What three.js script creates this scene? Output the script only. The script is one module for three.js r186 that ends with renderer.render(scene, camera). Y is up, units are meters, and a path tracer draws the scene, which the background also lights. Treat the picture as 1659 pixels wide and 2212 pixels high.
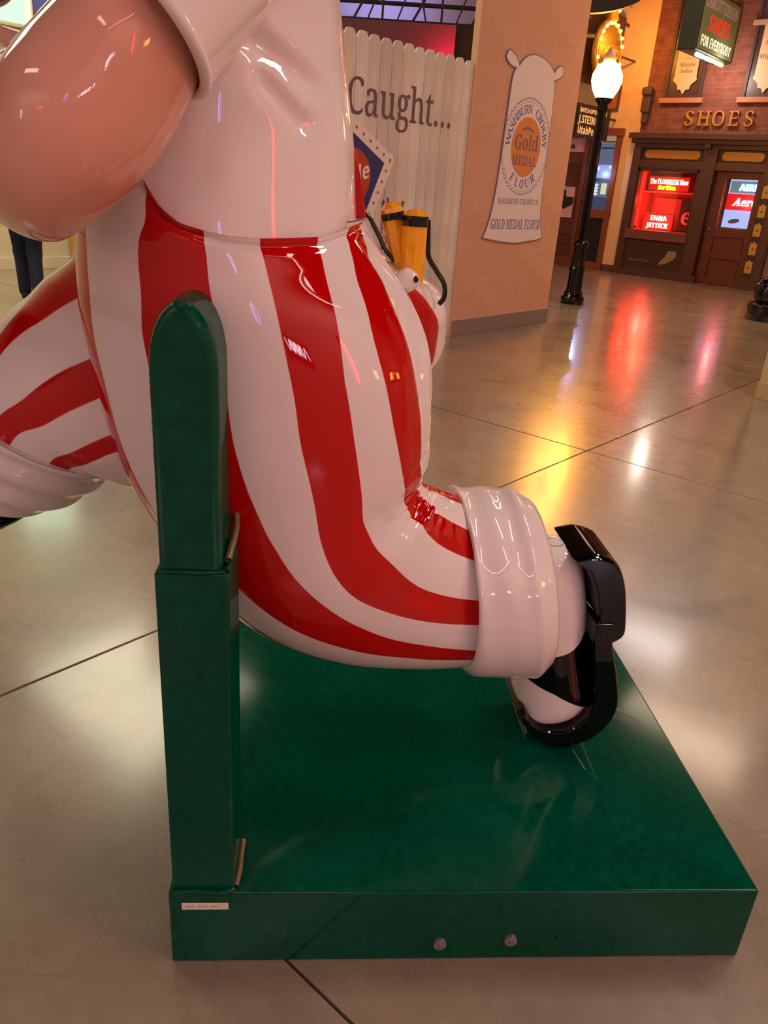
import * as THREE from 'three';
import { RectAreaLightUniformsLib } from 'three/addons/lights/RectAreaLightUniformsLib.js';
import { RoundedBoxGeometry } from 'three/addons/geometries/RoundedBoxGeometry.js';
import { MarchingCubes } from 'three/addons/objects/MarchingCubes.js';
import { mergeGeometries } from 'three/addons/utils/BufferGeometryUtils.js';
import { ImprovedNoise } from 'three/addons/math/ImprovedNoise.js';

// ---------------------------------------------------------------- camera, lights, exposure
RectAreaLightUniformsLib.init();
const scene = new THREE.Scene();
scene.background = new THREE.Color(0x000000);
const D2R = Math.PI / 180;
const camera = new THREE.PerspectiveCamera(67.31, 1659 / 2212, 0.05, 60);
camera.position.set(0, 1.45, 0);
camera.rotation.order = 'YXZ';
camera.rotation.set(-23.166 * D2R, 40 * D2R, 4.055 * D2R);
scene.add(camera);
const renderer = new THREE.WebGLRenderer({ antialias: true });
renderer.toneMapping = THREE.LinearToneMapping;
renderer.toneMappingExposure = 1.17;
renderer.shadowMap.enabled = true;

const V = (x, y, z) => new THREE.Vector3(x, y, z);
function areaLight(color, power, w, h, pos, target) {
  const l = new THREE.RectAreaLight(color, power, w, h);
  l.position.set(...pos); l.lookAt(...target); scene.add(l); return l;
}
// ceiling panels of the hall: [x, z, width, depth, colour, intensity]; the fixtures themselves are built with the ceiling
const PANELS = [
  [-3.8, -11.8, 1.2, 0.6, 0xfff4ee, 14],
  [0.8, -4.6, 2.4, 0.5, 0xffe4d8, 26],
  [-8.4, -4.8, 3.0, 2.0, 0xfff2d0, 5.6],
  [-8.9, -1.0, 3.0, 2.0, 0xfff2d0, 5.6],
  [-3.4, -0.6, 1.2, 0.6, 0xfff4e4, 3],
  [3.8, -2.6, 2.4, 0.5, 0xffdccc, 13],
  [2.6, 2.8, 2.4, 0.5, 0xffe0d6, 6],
  [-2.2, 4.2, 2.4, 0.5, 0xfff0ea, 6],
  [-6.4, -13.6, 3.0, 1.6, 0xffc0a8, 1.9],
  [-2.3, -9.6, 1.6, 1.0, 0xffdcbc, 8],
];
const CEIL = 5.6;

// ---------------------------------------------------------------- helpers
let seed = 12345;
const rnd = () => { seed = (seed * 1664525 + 1013904223) >>> 0; return seed / 4294967296; };
const noise = new ImprovedNoise();
const used = {};
const numbered = n => { const k = used[n] = (used[n] ?? -1) + 1; return k ? `${n}_${String(k).padStart(3, '0')}` : n; };
function shade(o) { o.castShadow = true; o.receiveShadow = true; return o; }
function tag(o, label, category, group) {
  o.userData.label = label; o.userData.category = category; if (group) o.userData.group = group; return o;
}
function thing(name, label, category, pos = [0, 0, 0], turn = 0, group) {
  const g = new THREE.Group(); g.name = numbered(name); g.position.set(...pos); g.rotation.y = turn;
  tag(g, label, category, group); scene.add(g); return g;
}
function part(parent, name, geo, mat, label) {
  const m = shade(new THREE.Mesh(geo, mat)); m.name = name; if (label) m.userData.label = label; parent.add(m); return m;
}
function struct(name, geo, mat, pos = [0, 0, 0]) {
  const m = shade(new THREE.Mesh(geo, mat)); m.name = name; m.userData.kind = 'structure'; m.position.set(...pos); scene.add(m); return m;
}
const box = (w, h, d, x = 0, y = 0, z = 0) => new THREE.BoxGeometry(w, h, d).translate(x, y, z);
const rbox = (w, h, d, x = 0, y = 0, z = 0, r = 0.006, s = 2) => new RoundedBoxGeometry(w, h, d, s, Math.min(r, w / 2.01, h / 2.01, d / 2.01)).translate(x, y, z);
// box given by corner ranges
const bx = (x0, x1, y0, y1, z0, z1, r = 0) => r ? rbox(x1 - x0, y1 - y0, z1 - z0, (x0 + x1) / 2, (y0 + y1) / 2, (z0 + z1) / 2, r) : box(x1 - x0, y1 - y0, z1 - z0, (x0 + x1) / 2, (y0 + y1) / 2, (z0 + z1) / 2);
const merge = list => mergeGeometries(list.map(g => g.index ? g.toNonIndexed() : g), false);
const tube = (pts, r, n = 40, k = 10) => new THREE.TubeGeometry(new THREE.CatmullRomCurve3(pts.map(p => V(...p))), n, r, k, false);
function canvas(w, h, draw, srgb = true) {
  const c = document.createElement('canvas'); c.width = w; c.height = h; draw(c.getContext('2d'), w, h);
  const t = new THREE.CanvasTexture(c); if (srgb) t.colorSpace = THREE.SRGBColorSpace; t.wrapS = t.wrapT = THREE.ClampToEdgeWrapping; t.magFilter = THREE.LinearFilter; t.anisotropy = 8; return t;
}
// tiling value noise texture, fn(u,v) -> [r,g,b] 0..255
function dataTex(n, fn, srgb) {
  const d = new Uint8Array(n * n * 4);
  for (let j = 0; j < n; j++) for (let i = 0; i < n; i++) { const c = fn(i / n, j / n); const k = (j * n + i) * 4; d[k] = c[0]; d[k + 1] = c[1]; d[k + 2] = c[2]; d[k + 3] = 255; }
  const t = new THREE.DataTexture(d, n, n); t.wrapS = t.wrapT = THREE.RepeatWrapping; t.magFilter = THREE.LinearFilter; t.minFilter = THREE.LinearMipmapLinearFilter; t.generateMipmaps = true;
  if (srgb) t.colorSpace = THREE.SRGBColorSpace; t.needsUpdate = true; return t;
}
function tileNoise(u, v, f, z = 0) { // periodic through a torus-like blend
  const a = noise.noise(u * f, v * f, z), b = noise.noise((u - 1) * f, v * f, z), c = noise.noise(u * f, (v - 1) * f, z), d = noise.noise((u - 1) * f, (v - 1) * f, z);
  return (a * (1 - u) + b * u) * (1 - v) + (c * (1 - u) + d * u) * v;
}
const clamp = (x, a = 0, b = 255) => Math.max(a, Math.min(b, x));
const std = (color, rough = 0.6, o = {}) => new THREE.MeshStandardMaterial({ color, roughness: rough, ...o });
const gloss = (color, rough = 0.2, o = {}) => new THREE.MeshPhysicalMaterial({ color, roughness: rough, specularIntensity: 0, clearcoat: 1, clearcoatRoughness: 0.03, ...o });
const glow = (color, k = 1) => new THREE.MeshStandardMaterial({ color: 0x000000, emissive: color, emissiveIntensity: k, roughness: 0.5 });

// lofts: stations [x, y, z, half width in plane, half depth, direction x, direction y]
function stationAt(L, v) {
  const N = L.length, i = Math.max(0, Math.min(Math.floor(v), N - 2)), t = v - i;
  const g = k => k < 0 ? L[0].map((a, j) => 2 * a - L[1][j]) : k >= N ? L[N - 1].map((a, j) => 2 * a - L[N - 2][j]) : L[k];
  const p0 = g(i - 1), p1 = g(i), p2 = g(i + 1), p3 = g(i + 2);
  const q = p1.map((_, j) => 0.5 * (2 * p1[j] + (p2[j] - p0[j]) * t + (2 * p0[j] - 5 * p1[j] + 4 * p2[j] - p3[j]) * t * t + (3 * p1[j] - p0[j] - 3 * p2[j] + p3[j]) * t ** 3));
  const m = Math.hypot(q[5], q[6]); q[5] /= m; q[6] /= m; return q;
}
function loftPoint(L, v, ph, off = 0) {
  const q = stationAt(L, v), a = q[3] + off, b = q[4] + off;
  return V(q[0] + q[5] * a * Math.sin(ph), q[1] + q[6] * a * Math.sin(ph), q[2] + b * Math.cos(ph));
}
function loft(L, o = {}) {
  const rows = o.rows || 80, cols = o.cols || 96, p0 = o.phi0 ?? -Math.PI, p1 = o.phi1 ?? Math.PI, vEnd = o.v1 ?? L.length - 1, vS = o.v0 ?? 0;
  const pos = [], uv = [], idx = [];
  for (let i = 0; i <= rows; i++) for (let j = 0; j <= cols; j++) {
    const ph = p0 + (p1 - p0) * j / cols, top = o.top ? o.top(ph / D2R) : vS, s = i / rows, v = top + (vEnd - top) * s;
    const off = o.disp ? o.disp(v, ph / D2R, s) : 0, p = loftPoint(L, v, ph, off); if (o.skew) { const k = o.skew(v), c = Math.cos(ph); if (k.length) { p.x += k[0] * c; p.y += k[1] * c; } else p.x += k * c; }
    pos.push(p.x, p.y, p.z); uv.push(j / cols, 1 - v / (L.length - 1));
  }
  for (let i = 0; i < rows; i++) for (let j = 0; j < cols; j++) { const a = i * (cols + 1) + j, b = a + 1, c = a + cols + 1, d = c + 1; idx.push(a, c, b, b, c, d); }
  const cap = (i, flip) => { const c0 = pos.length / 3; const q = stationAt(L, i ? vEnd : vS); pos.push(q[0], q[1], q[2]); uv.push(0.5, i ? 0 : 1); for (let j = 0; j < cols; j++) { const a = i * (cols + 1) + j; flip ? idx.push(a, a + 1, c0) : idx.push(a + 1, a, c0); } };
  if (o.cap0) cap(0, false);
  if (o.cap1) cap(rows, true);
  const g = new THREE.BufferGeometry(); g.setAttribute('position', new THREE.Float32BufferAttribute(pos, 3)); g.setAttribute('uv', new THREE.Float32BufferAttribute(uv, 2)); g.setIndex(idx);
  // outward winding
  const q = stationAt(L, (vS + vEnd) / 2), a = V().fromArray(pos, (Math.floor(rows / 2) * (cols + 1) + Math.floor(cols / 2)) * 3), e1 = V().fromArray(pos, (Math.floor(rows / 2) * (cols + 1) + Math.floor(cols / 2) + 1) * 3).sub(a), e2 = V().fromArray(pos, ((Math.floor(rows / 2) + 1) * (cols + 1) + Math.floor(cols / 2)) * 3).sub(a);
  if (e2.cross(e1).dot(a.clone().sub(V(q[0], q[1], q[2]))) < 0) { const ix = g.index.array; for (let k = 0; k < ix.length; k += 3) { const t = ix[k]; ix[k] = ix[k + 1]; ix[k + 1] = t; } }
  g.computeVertexNormals();
  if (p1 - p0 > 6.2) { // close the seam of normals
    const n = g.attributes.normal;
    for (let i = 0; i <= rows; i++) { const A = i * (cols + 1), B = A + cols; const s = V(n.getX(A) + n.getX(B), n.getY(A) + n.getY(B), n.getZ(A) + n.getZ(B)).normalize(); n.setXYZ(A, s.x, s.y, s.z); n.setXYZ(B, s.x, s.y, s.z); }
  }
  return g;
}
// smooth union of tapered capsules, meshed on a grid
function blobGeometry(bones, res, size, center, k = 0.03) {
    const mc = new MarchingCubes(res, std(0xffffff), false, false, 200000); mc.isolation = 0;
    const [cx, cy, cz] = center;
    const sd = (p, [ax, ay, az, ra, bx_, by, bz, rb]) => { const ux = bx_ - ax, uy = by - ay, uz = bz - az, t = Math.max(0, Math.min(1, ((p[0] - ax) * ux + (p[1] - ay) * uy + (p[2] - az) * uz) / (ux * ux + uy * uy + uz * uz + 1e-9))); return Math.hypot(p[0] - ax - ux * t, p[1] - ay - uy * t, p[2] - az - uz * t) - (ra + (rb - ra) * t); };
    for (let z = 0; z < res; z++) for (let y = 0; y < res; y++) for (let x = 0; x < res; x++) {
      const p = [cx + (x / res * 2 - 1) * size, cy + (y / res * 2 - 1) * size, cz + (z / res * 2 - 1) * size]; let d = 9;
      for (const b of bones) { const e = sd(p, b), h = Math.max(k - Math.abs(d - e), 0) / k; d = Math.min(d, e) - h * h * k / 4; }
      mc.field[z * res * res + y * res + x] = -d;
    }
    mc.update(); const n = mc.count; const g = new THREE.BufferGeometry(); g.setAttribute('position', new THREE.Float32BufferAttribute(mc.positionArray.slice(0, n * 3), 3)); g.setAttribute('normal', new THREE.Float32BufferAttribute(mc.normalArray.slice(0, n * 3), 3)); g.scale(size, size, size).translate(cx, cy, cz); g.computeVertexNormals();
    return g;
}
const gauss = (x, w) => Math.exp(-(x / w) * (x / w));
// piecewise linear look-up in [[v, phi], ...]
function stripeAt(tab, v) { if (v <= tab[0][0]) return tab[0][1]; for (let i = 1; i < tab.length; i++) if (v <= tab[i][0]) { const [a, b] = [tab[i - 1], tab[i]]; return a[1] + (b[1] - a[1]) * (v - a[0]) / (b[0] - a[0]); } return tab[tab.length - 1][1]; }
function smoothTab(tab) { const out = []; const v0 = tab[0][0], v1 = tab[tab.length - 1][0]; for (let k = 0; k <= 60; k++) { const v = v0 + (v1 - v0) * k / 60; let s = 0, w = 0; for (let d = -2; d <= 2; d++) { const g = Math.exp(-d * d / 2); s += g * stripeAt(tab, v + d * 0.22); w += g; } out.push([v, s / w]); } return out; }
function stripeTexture(pairs, vMin, vMax, w, h) {
  return canvas(w, h, c => {
    c.fillStyle = '#efe8e8'; c.fillRect(0, 0, w, h); c.fillStyle = '#c20004';
    for (const [l, r] of pairs) {
      const L = smoothTab(l), R = smoothTab(r); c.beginPath();
      L.forEach(([v, p], i) => { const x = (p + 180) / 360 * w, y = (v - vMin) / (vMax - vMin) * h; i ? c.lineTo(x, y) : c.moveTo(x, y); });
      for (const [v, p] of R.slice().reverse()) c.lineTo((p + 180) / 360 * w, (v - vMin) / (vMax - vMin) * h);
      c.fill();
    }
  });
}

// ---------------------------------------------------------------- materials shared by many things
const concreteMap = dataTex(1024, (u, v) => {
  const n = tileNoise(u, v, 5) * 0.5 + tileNoise(u, v, 14, 3) * 0.3 + tileNoise(u, v, 60, 7) * 0.22 + (rnd() - 0.5) * 0.16;
  const st = Math.max(0, tileNoise(u, v, 9, 11) - 0.22) * 1.2;
  const cr = Math.abs(tileNoise(u, v, 7, 91)) < 0.006 && tileNoise(u, v, 11, 93) > 0.12 ? 0.1 : 0, k = 1 + n * 0.3 - st * 0.5 - cr; return [clamp(146 * k), clamp(131 * k), clamp(112 * k)];
}, true);
const concreteRough = dataTex(512, (u, v) => { const n = tileNoise(u, v, 8, 20) * 0.5 + tileNoise(u, v, 30, 21) * 0.35 + (rnd() - 0.5) * 0.25; const k = clamp(118 + n * 62); return [k, k, k]; });
const concreteBump = dataTex(1024, (u, v) => { const n = tileNoise(u, v, 20, 31) * 0.35 + tileNoise(u, v, 90, 33) * 0.4 + tileNoise(u, v, 220, 34) * 0.3; const k = clamp(128 + n * 120); return [k, k, k]; });
const concrete = new THREE.MeshPhysicalMaterial({ color: 0xffffff, map: concreteMap, roughness: 0.62, roughnessMap: concreteRough, bumpMap: concreteBump, bumpScale: 0.0005, clearcoat: 0.75, clearcoatRoughness: 0.14 });
const jointMat = std(0x2a221c, 0.95);
const orangePeel = dataTex(512, (u, v) => { const k = clamp(128 + tileNoise(u, v, 40, 41) * 70 + tileNoise(u, v, 110, 43) * 60); return [k, k, k]; });
orangePeel.repeat.set(3, 3);
const greenPaintMap = dataTex(512, (u, v) => { const n = tileNoise(u, v, 7, 51) * 0.16 + tileNoise(u, v, 40, 52) * 0.2; const k = 1 + n; const chip = rnd() < 0.0004; return chip ? [150, 130, 96] : [0, clamp(74 * k), clamp(54 * k)]; }, true);
const greenPaint = new THREE.MeshPhysicalMaterial({ color: 0xffffff, map: greenPaintMap, roughness: 0.5, specularIntensity: 0, clearcoat: 0.5, clearcoatRoughness: 0.1, bumpMap: orangePeel, bumpScale: 0.0006 });
const wornMetal = std(0x8d7b62, 0.45, { metalness: 0.5 });
const skinMat = gloss(0xe6ab96, 0.22);
const shirtMat = gloss(0xefe8e8, 0.22);
const blackGloss = gloss(0x060506, 0.12);
const blackIron = gloss(0x0b0a0d, 0.3);

// ---------------------------------------------------------------- the hall
function boxUV(g, s, off = 0) { const p = g.attributes.position, n = g.attributes.normal, u = g.attributes.uv; for (let i = 0; i < p.count; i++) { const a = Math.abs(n.getX(i)), b = Math.abs(n.getY(i)), c = Math.abs(n.getZ(i)); if (b >= a && b >= c) u.setXY(i, (p.getX(i) + off) / s, p.getZ(i) / s); else if (a > c) u.setXY(i, (p.getZ(i) + off) / s, p.getY(i) / s); else u.setXY(i, (p.getX(i) + off) / s, p.getY(i) / s); } return g; }
function planarUV(g, s, ax = 'x', ay = 'z', ox = 0, oy = 0) { const p = g.attributes.position, u = g.attributes.uv, get = { x: i => p.getX(i), y: i => p.getY(i), z: i => p.getZ(i) }; for (let i = 0; i < p.count; i++) u.setXY(i, (get[ax](i) + ox) / s, (get[ay](i) + oy) / s); return g; }
{
  const floor = struct('floor', box(19.5, 0.2, 26, 0, -0.1, 0), jointMat, [-4.0, -0.012, -5.0]);
  const xs = [-13.7, -9.32, -5.66, -2.0, 1.66, 5.7], zs = [-17.9, -15.01, -11.44, -7.87, -4.30, 2.84, 7.9];
  for (let i = 0; i < xs.length - 1; i++) for (let j = 0; j < zs.length - 1; j++) {
    const g = 0.005, w = xs[i + 1] - xs[i] - 2 * g, d = zs[j + 1] - zs[j] - 2 * g, cx = (xs[i] + xs[i + 1]) / 2, cz = (zs[j] + zs[j + 1]) / 2;
    let geo = rbox(w, 0.03, d, 0, 0, 0, 0.003, 1);
    if (i === 3 && j === 4) { // the slab under the pedestal has a saw cut that starts below it
      const sh = new THREE.Shape([[-w / 2, -d / 2], [w / 2, -d / 2], [w / 2, d / 2], [-w / 2, d / 2]].map(p => new THREE.Vector2(...p)));
      sh.holes.push(new THREE.Path([[-0.95, -0.734], [1.6, -0.734], [1.6, -0.727], [-0.95, -0.727]].map(p => new THREE.Vector2(p[0] - cx, -(p[1] - cz)))));
      geo = new THREE.ExtrudeGeometry(sh, { depth: 0.03, bevelEnabled: false }).rotateX(-Math.PI / 2).translate(0, -0.015, 0);
    }
    const m = part(floor, 'concrete_slab', planarUV(geo, 2.6, 'x', 'z', cx, cz), concrete);
    m.position.set(cx + 4.0, -0.003, cz + 5.0);
  }
}
const plasterCream = std(0xd8cfae, 0.85), plasterAmber = std(0xd8b084, 0.85), darkCeil = std(0x2b2724, 0.95), wallWarm = std(0xcfb6b0, 0.9), lavender = std(0xb0aac6, 0.9);
struct('ceiling', box(19.5, 0.2, 26), darkCeil, [-4.0, CEIL + 0.1, -5.0]);
struct('wall_left', box(0.2, CEIL, 26), plasterCream, [-11.3, CEIL / 2, -5.0]);
struct('wall_right', box(0.2, CEIL, 26), wallWarm, [5.6, CEIL / 2, -5.0]);
struct('wall_front', box(16.7, CEIL, 0.2), wallWarm, [-2.85, CEIL / 2, 7.8]);
struct('baseboard_left', bx(-11.2, -11.17, 0, 0.16, -15.9, 7.6, 0.005), std(0xd8d2ba, 0.6));
for (const [i, [x, z, w, d, col, pw]] of PANELS.entries()) {
  const t = thing('ceiling_light', ['square-lensed white panel light over the street lamps', 'warm panel light on the right past the cream partition', 'pale panel light over the cream wall', 'pale panel light near the walking person', 'panel light straight over the striped statue', 'pinkish panel light on the right of the hall', 'pinkish panel light behind the photographer', 'white panel light at the rear of the hall', 'amber panel light before the shoe shop front', 'small warm panel light between the mural wall and the partition'][i], 'light', [x, CEIL, z]);
  part(t, 'housing', rbox(w + 0.1, 0.08, d + 0.1, 0, -0.04, 0), std(0x333333, 0.6));
  part(t, 'diffuser', box(w, 0.01, d, 0, -0.085, 0), glow(col, Math.min(2.5, pw * 0.35)));
  areaLight(col, pw, w, d, [x, CEIL - 0.1, z], [x, 0, z]);
}

// ---------------------------------------------------------------- pedestal with post, and the statue on it
const PED = [-0.944, 0, -0.5695], PTURN = 45 * D2R, BH = 0.19;
{
  const t = thing('statue_pedestal', 'dark green painted steel pedestal with a tall support post carrying the statue', 'pedestal', PED, PTURN);
  part(t, 'base', boxUV(rbox(1.171, BH, 1.13, 0.5855, BH / 2, -0.565, 0.006, 3), 0.9), greenPaint);
  part(t, 'post', boxUV(rbox(0.116, 0.872 - BH, 0.128, 0.066, (0.872 + BH) / 2, -0.068, 0.006, 3), 0.9, 0.3), greenPaint);
  // upper post: arched plate section
  const s = new THREE.Shape(); const xl = 0.014, xr = 0.112, yb = 0.868, ys = 1.185, yt = 1.285;
  s.moveTo(xl, yb); s.lineTo(xr, yb); s.lineTo(xr, ys); s.bezierCurveTo(xr, ys + 0.06, 0.088, yt, 0.063, yt); s.bezierCurveTo(0.038, yt, xl, ys + 0.06, xl, ys); s.closePath();
  const eg = new THREE.ExtrudeGeometry(s, { depth: 0.14, bevelEnabled: true, bevelSize: 0.012, bevelThickness: 0.02, bevelSegments: 4, curveSegments: 20, bevelOffset: -0.012 });
  eg.translate(0, 0, -0.166); part(t, 'post_head', boxUV(eg, 0.9, 0.6), greenPaint);
  // weld beads
  const weld = (pts, r) => part(t, 'weld_bead', tube(pts.map(p => [p[0] + (rnd() - 0.5) * 0.002, p[1], p[2] + (rnd() - 0.5) * 0.002]), r, 60, 8), greenPaint);
  weld([[0.012, 0.873, -0.008], [0.04, 0.874, -0.007], [0.08, 0.873, -0.007], [0.118, 0.874, -0.01]], 0.004);
  weld([[0.118, 0.874, -0.012], [0.121, 0.874, -0.06], [0.12, 0.874, -0.125]], 0.005);
  weld([[0.012, BH + 0.002, 0.0], [0.06, BH + 0.003, -0.003], [0.11, BH + 0.003, -0.001], [0.124, BH + 0.003, -0.008]], 0.0065);
  part(t, 'weld_bead', tube([[0.125, BH + 0.002, -0.012], [0.128, BH + 0.002, -0.05], [0.127, BH + 0.002, -0.09], [0.128, BH + 0.001, -0.125]], 0.0065, 60, 8), wornMetal, 'bare tan weld at the foot of the post');
  part(t, 'weld_bead', tube([[0.121, 0.93, -0.13], [0.124, 0.91, -0.1], [0.119, 0.885, -0.03]], 0.006, 30, 8), wornMetal);
  // plate under the shoe
  part(t, 'toe_plate', rbox(0.175, 0.012, 0.15, 0.884, BH + 0.006, -0.535, 0.003), greenPaint);
  part(t, 'worn_edge', rbox(0.007, 0.004, 0.1, 0.967, BH + 0.013, -0.515, 0.0015), std(0xb09a7c, 0.6), 'bare scraped edge of the toe plate');
  part(t, 'worn_patch', new THREE.CylinderGeometry(0.035, 0.035, 0.002, 24).scale(1.3, 1, 0.6).translate(0.9, BH + 0.0125, -0.49), std(0x6c5e48, 0.5));
  // bolts and holes
  for (const [x, y] of [[0.533, 0.048], [0.677, 0.057]]) {
    const b = part(t, 'bolt', new THREE.CylinderGeometry(0.0125, 0.0135, 0.006, 24).rotateX(Math.PI / 2).translate(x, y, 0.003), std(0xb7b0a6, 0.35, { metalness: 0.8 }), 'zinc washer and bolt head');
    part(b, 'bolt_head', new THREE.CylinderGeometry(0.006, 0.006, 0.008, 6).rotateX(Math.PI / 2).translate(x, y, 0.008), std(0x9a938a, 0.4, { metalness: 0.8 }));
  }
  part(t, 'screw_hole', new THREE.CylinderGeometry(0.004, 0.004, 0.003, 16).rotateX(Math.PI / 2).translate(0.773, 0.061, 0.0), std(0x060606, 0.9));
  part(t, 'screw_hole', new THREE.CylinderGeometry(0.006, 0.006, 0.003, 16).translate(0.774, BH - 0.0002, -0.226), std(0x060606, 0.9));
  const lab = canvas(512, 96, (c, w, h) => { c.fillStyle = '#e9dcc8'; c.fillRect(0, 0, w, h); c.fillStyle = '#4a4038'; c.font = '46px monospace'; c.fillText('2001 0010 0001', 36, 64); });
  part(t, 'inventory_label', rbox(0.088, 0.0165, 0.002, 0.069, 0.156, 0.0008, 0.0008, 1), [0, 1, 2, 3].map(() => std(0xe9dcc8, 0.6)).concat([new THREE.MeshStandardMaterial({ map: lab, roughness: 0.6 }), std(0xe9dcc8, 0.6)]), 'small cream inventory sticker');
  // scratches on the top
  const scratch = (a, b, w) => { const A = V(a[0], 0, a[1]), B = V(b[0], 0, b[1]), l = A.distanceTo(B), g = box(l, 0.0006, w); g.rotateY(-Math.atan2(B.z - A.z, B.x - A.x)); g.translate((a[0] + b[0]) / 2, BH + 0.0002, (a[1] + b[1]) / 2); part(t, 'scratch', g, std(0x7d7350, 0.7)); };
  scratch([0.905, -0.415], [0.915, -0.345], 0.003); scratch([1.0, -0.62], [1.12, -0.47], 0.0025); scratch([1.07, -0.58], [1.115, -0.53], 0.006);
}

const torsoL = [
  [0.0686, 1.3489, -0.43, 0.2406, 0.292, 0.9981, 0.0616], [0.0629, 1.4049, -0.43, 0.2417, 0.284, 0.9992, 0.0408], [0.0653, 1.4911, -0.43, 0.2326, 0.268, 0.9996, 0.0292],
  [0.0731, 1.5717, -0.43, 0.2138, 0.26, 1, 0.0074], [0.0808, 1.6539, -0.43, 0.1929, 0.25, 1, 0.0073], [0.0889, 1.7382, -0.43, 0.1722, 0.24, 0.9996, -0.0286],
  [0.1019, 1.8425, -0.43, 0.1423, 0.22, 0.997, -0.0769], [0.1115, 1.941, -0.43, 0.1033, 0.16, 0.9976, -0.0685], [0.1079, 1.9849, -0.43, 0.0504, 0.06, 0.9998, -0.0174]];
const nearL = [
  [0.0731, 1.5717, -0.43, 0.221, 0.267, 1, 0.0074], [0.0653, 1.4911, -0.43, 0.2385, 0.274, 0.9996, 0.0292], [0.0655, 1.432, -0.43, 0.2462, 0.285, 0.9988, 0.05],
  [0.0699, 1.3843, -0.43, 0.2475, 0.297, 0.998, 0.063], [0.0723, 1.3524, -0.43, 0.2536, 0.3, 0.9973, 0.0738], [0.0877, 1.3069, -0.42, 0.2709, 0.295, 0.9972, 0.0743], [0.1185, 1.2328, -0.4, 0.2986, 0.285, 0.9984, 0.0567],
  [0.1487, 1.1358, -0.37, 0.3073, 0.262, 0.9973, 0.0732], [0.1648, 1.0376, -0.35, 0.3006, 0.245, 0.997, 0.0777], [0.1805, 0.9451, -0.345, 0.2866, 0.232, 0.9949, 0.1012], [0.1992, 0.8686, -0.345, 0.2607, 0.222, 0.9835, 0.1807],
  [0.2441, 0.7949, -0.35, 0.2404, 0.215, 0.905, 0.4254], [0.3149, 0.7286, -0.36, 0.2332, 0.205, 0.7474, 0.6643], [0.4045, 0.6784, -0.39, 0.2186, 0.198, 0.5153, 0.857], [0.501, 0.6501, -0.42, 0.203, 0.19, 0.2531, 0.9674],
  [0.5951, 0.6311, -0.445, 0.192, 0.176, -0.022, 0.9998], [0.6866, 0.625, -0.46, 0.1912, 0.17, -0.1278, 0.9918]];
const farL = [
  [0.0725, 1.3715, -0.46, 0.2535, 0.27, 0.998, 0.0626], [0.0802, 1.3087, -0.5000, 0.2920, 0.2650, 0.9993, 0.0361], [0.1219, 1.2548, -0.5800, 0.3730, 0.2500, 0.9990, -0.0445], [0.0899, 1.1525, -0.63, 0.4068, 0.24, 0.9791, -0.2036],
  [-0.0537, 1.0301, -0.65, 0.3507, 0.22, 0.9013, -0.4332], [-0.2516, 0.9388, -0.66, 0.2626, 0.205, 0.7176, -0.6965], [-0.3527, 0.9225, -0.66, 0.1991, 0.19, 0.7201, -0.6938], [-0.4176, 0.8577, -0.66, 0.1819, 0.18, 0.7641, -0.6451]];
const armL = [
  [0.0987, 1.7463, -0.18, 0.0891, 0.135, -0.794, 0.6079], [0.0273, 1.6172, -0.07, 0.0852, 0.125, -0.7262, 0.6875], [-0.0101, 1.5548, -0.045, 0.0941, 0.125, -0.6781, 0.7349], [-0.0449, 1.5101, -0.03, 0.1004, 0.125, -0.5212, 0.8534],
  [-0.0756, 1.4829, -0.03, 0.1032, 0.125, -0.3833, 0.9236], [-0.1025, 1.4657, -0.04, 0.1078, 0.125, -0.2558, 0.9667], [-0.1262, 1.4575, -0.055, 0.1121, 0.125, -0.1885, 0.9821], [-0.1565, 1.4632, -0.08, 0.1151, 0.12, -0.0831, 0.9965],
  [-0.1946, 1.4821, -0.11, 0.1168, 0.115, 0.0417, 0.9991], [-0.2632, 1.5017, -0.16, 0.1156, 0.11, 0.1474, 0.9891], [-0.371, 1.5289, -0.22, 0.1062, 0.1, 0.1472, 0.9891]];
const cuffL = [
  [0.572, 0.6463, -0.446, 0.186, 0.19, -0.0789, 0.9969], [0.5645, 0.6463, -0.445, 0.2013, 0.206, -0.0789, 0.9969], [0.5868, 0.6387, -0.448, 0.213, 0.215, -0.1061, 0.9944], [0.6463, 0.6342, -0.452, 0.2174, 0.212, -0.1404, 0.9901], [0.6983, 0.6317, -0.456, 0.217, 0.213, -0.1624, 0.9867],
  [0.7315, 0.6301, -0.459, 0.2147, 0.209, -0.1488, 0.9889], [0.7622, 0.6286, -0.462, 0.1892, 0.188, -0.1447, 0.9895]];
const shoeL = [
  [0.8, 0.7155, -0.5, 0.02, 0.02, 0.9995, 0.03], [0.7985, 0.711, -0.5, 0.05, 0.05, 0.9995, 0.03], [0.7945, 0.6942, -0.5, 0.066, 0.066, 0.9985, 0.0545], [0.7974, 0.6449, -0.5, 0.0811, 0.078, 0.9994, 0.0341], [0.8111, 0.5583, -0.5, 0.0887, 0.084, 0.9995, 0.0309],
  [0.827, 0.4618, -0.5, 0.0921, 0.086, 0.9991, -0.0418], [0.8428, 0.3885, -0.5, 0.0989, 0.09, 0.9942, -0.1072], [0.851, 0.3315, -0.5, 0.1069, 0.094, 0.9833, -0.1821], [0.8346, 0.2892, -0.5, 0.0884, 0.092, 0.9329, -0.3602],
  [0.8051, 0.2698, -0.5, 0.0514, 0.08, 0.845, -0.5347], [0.785, 0.27, -0.5, 0.012, 0.05, 0.8, -0.6]];
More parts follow.
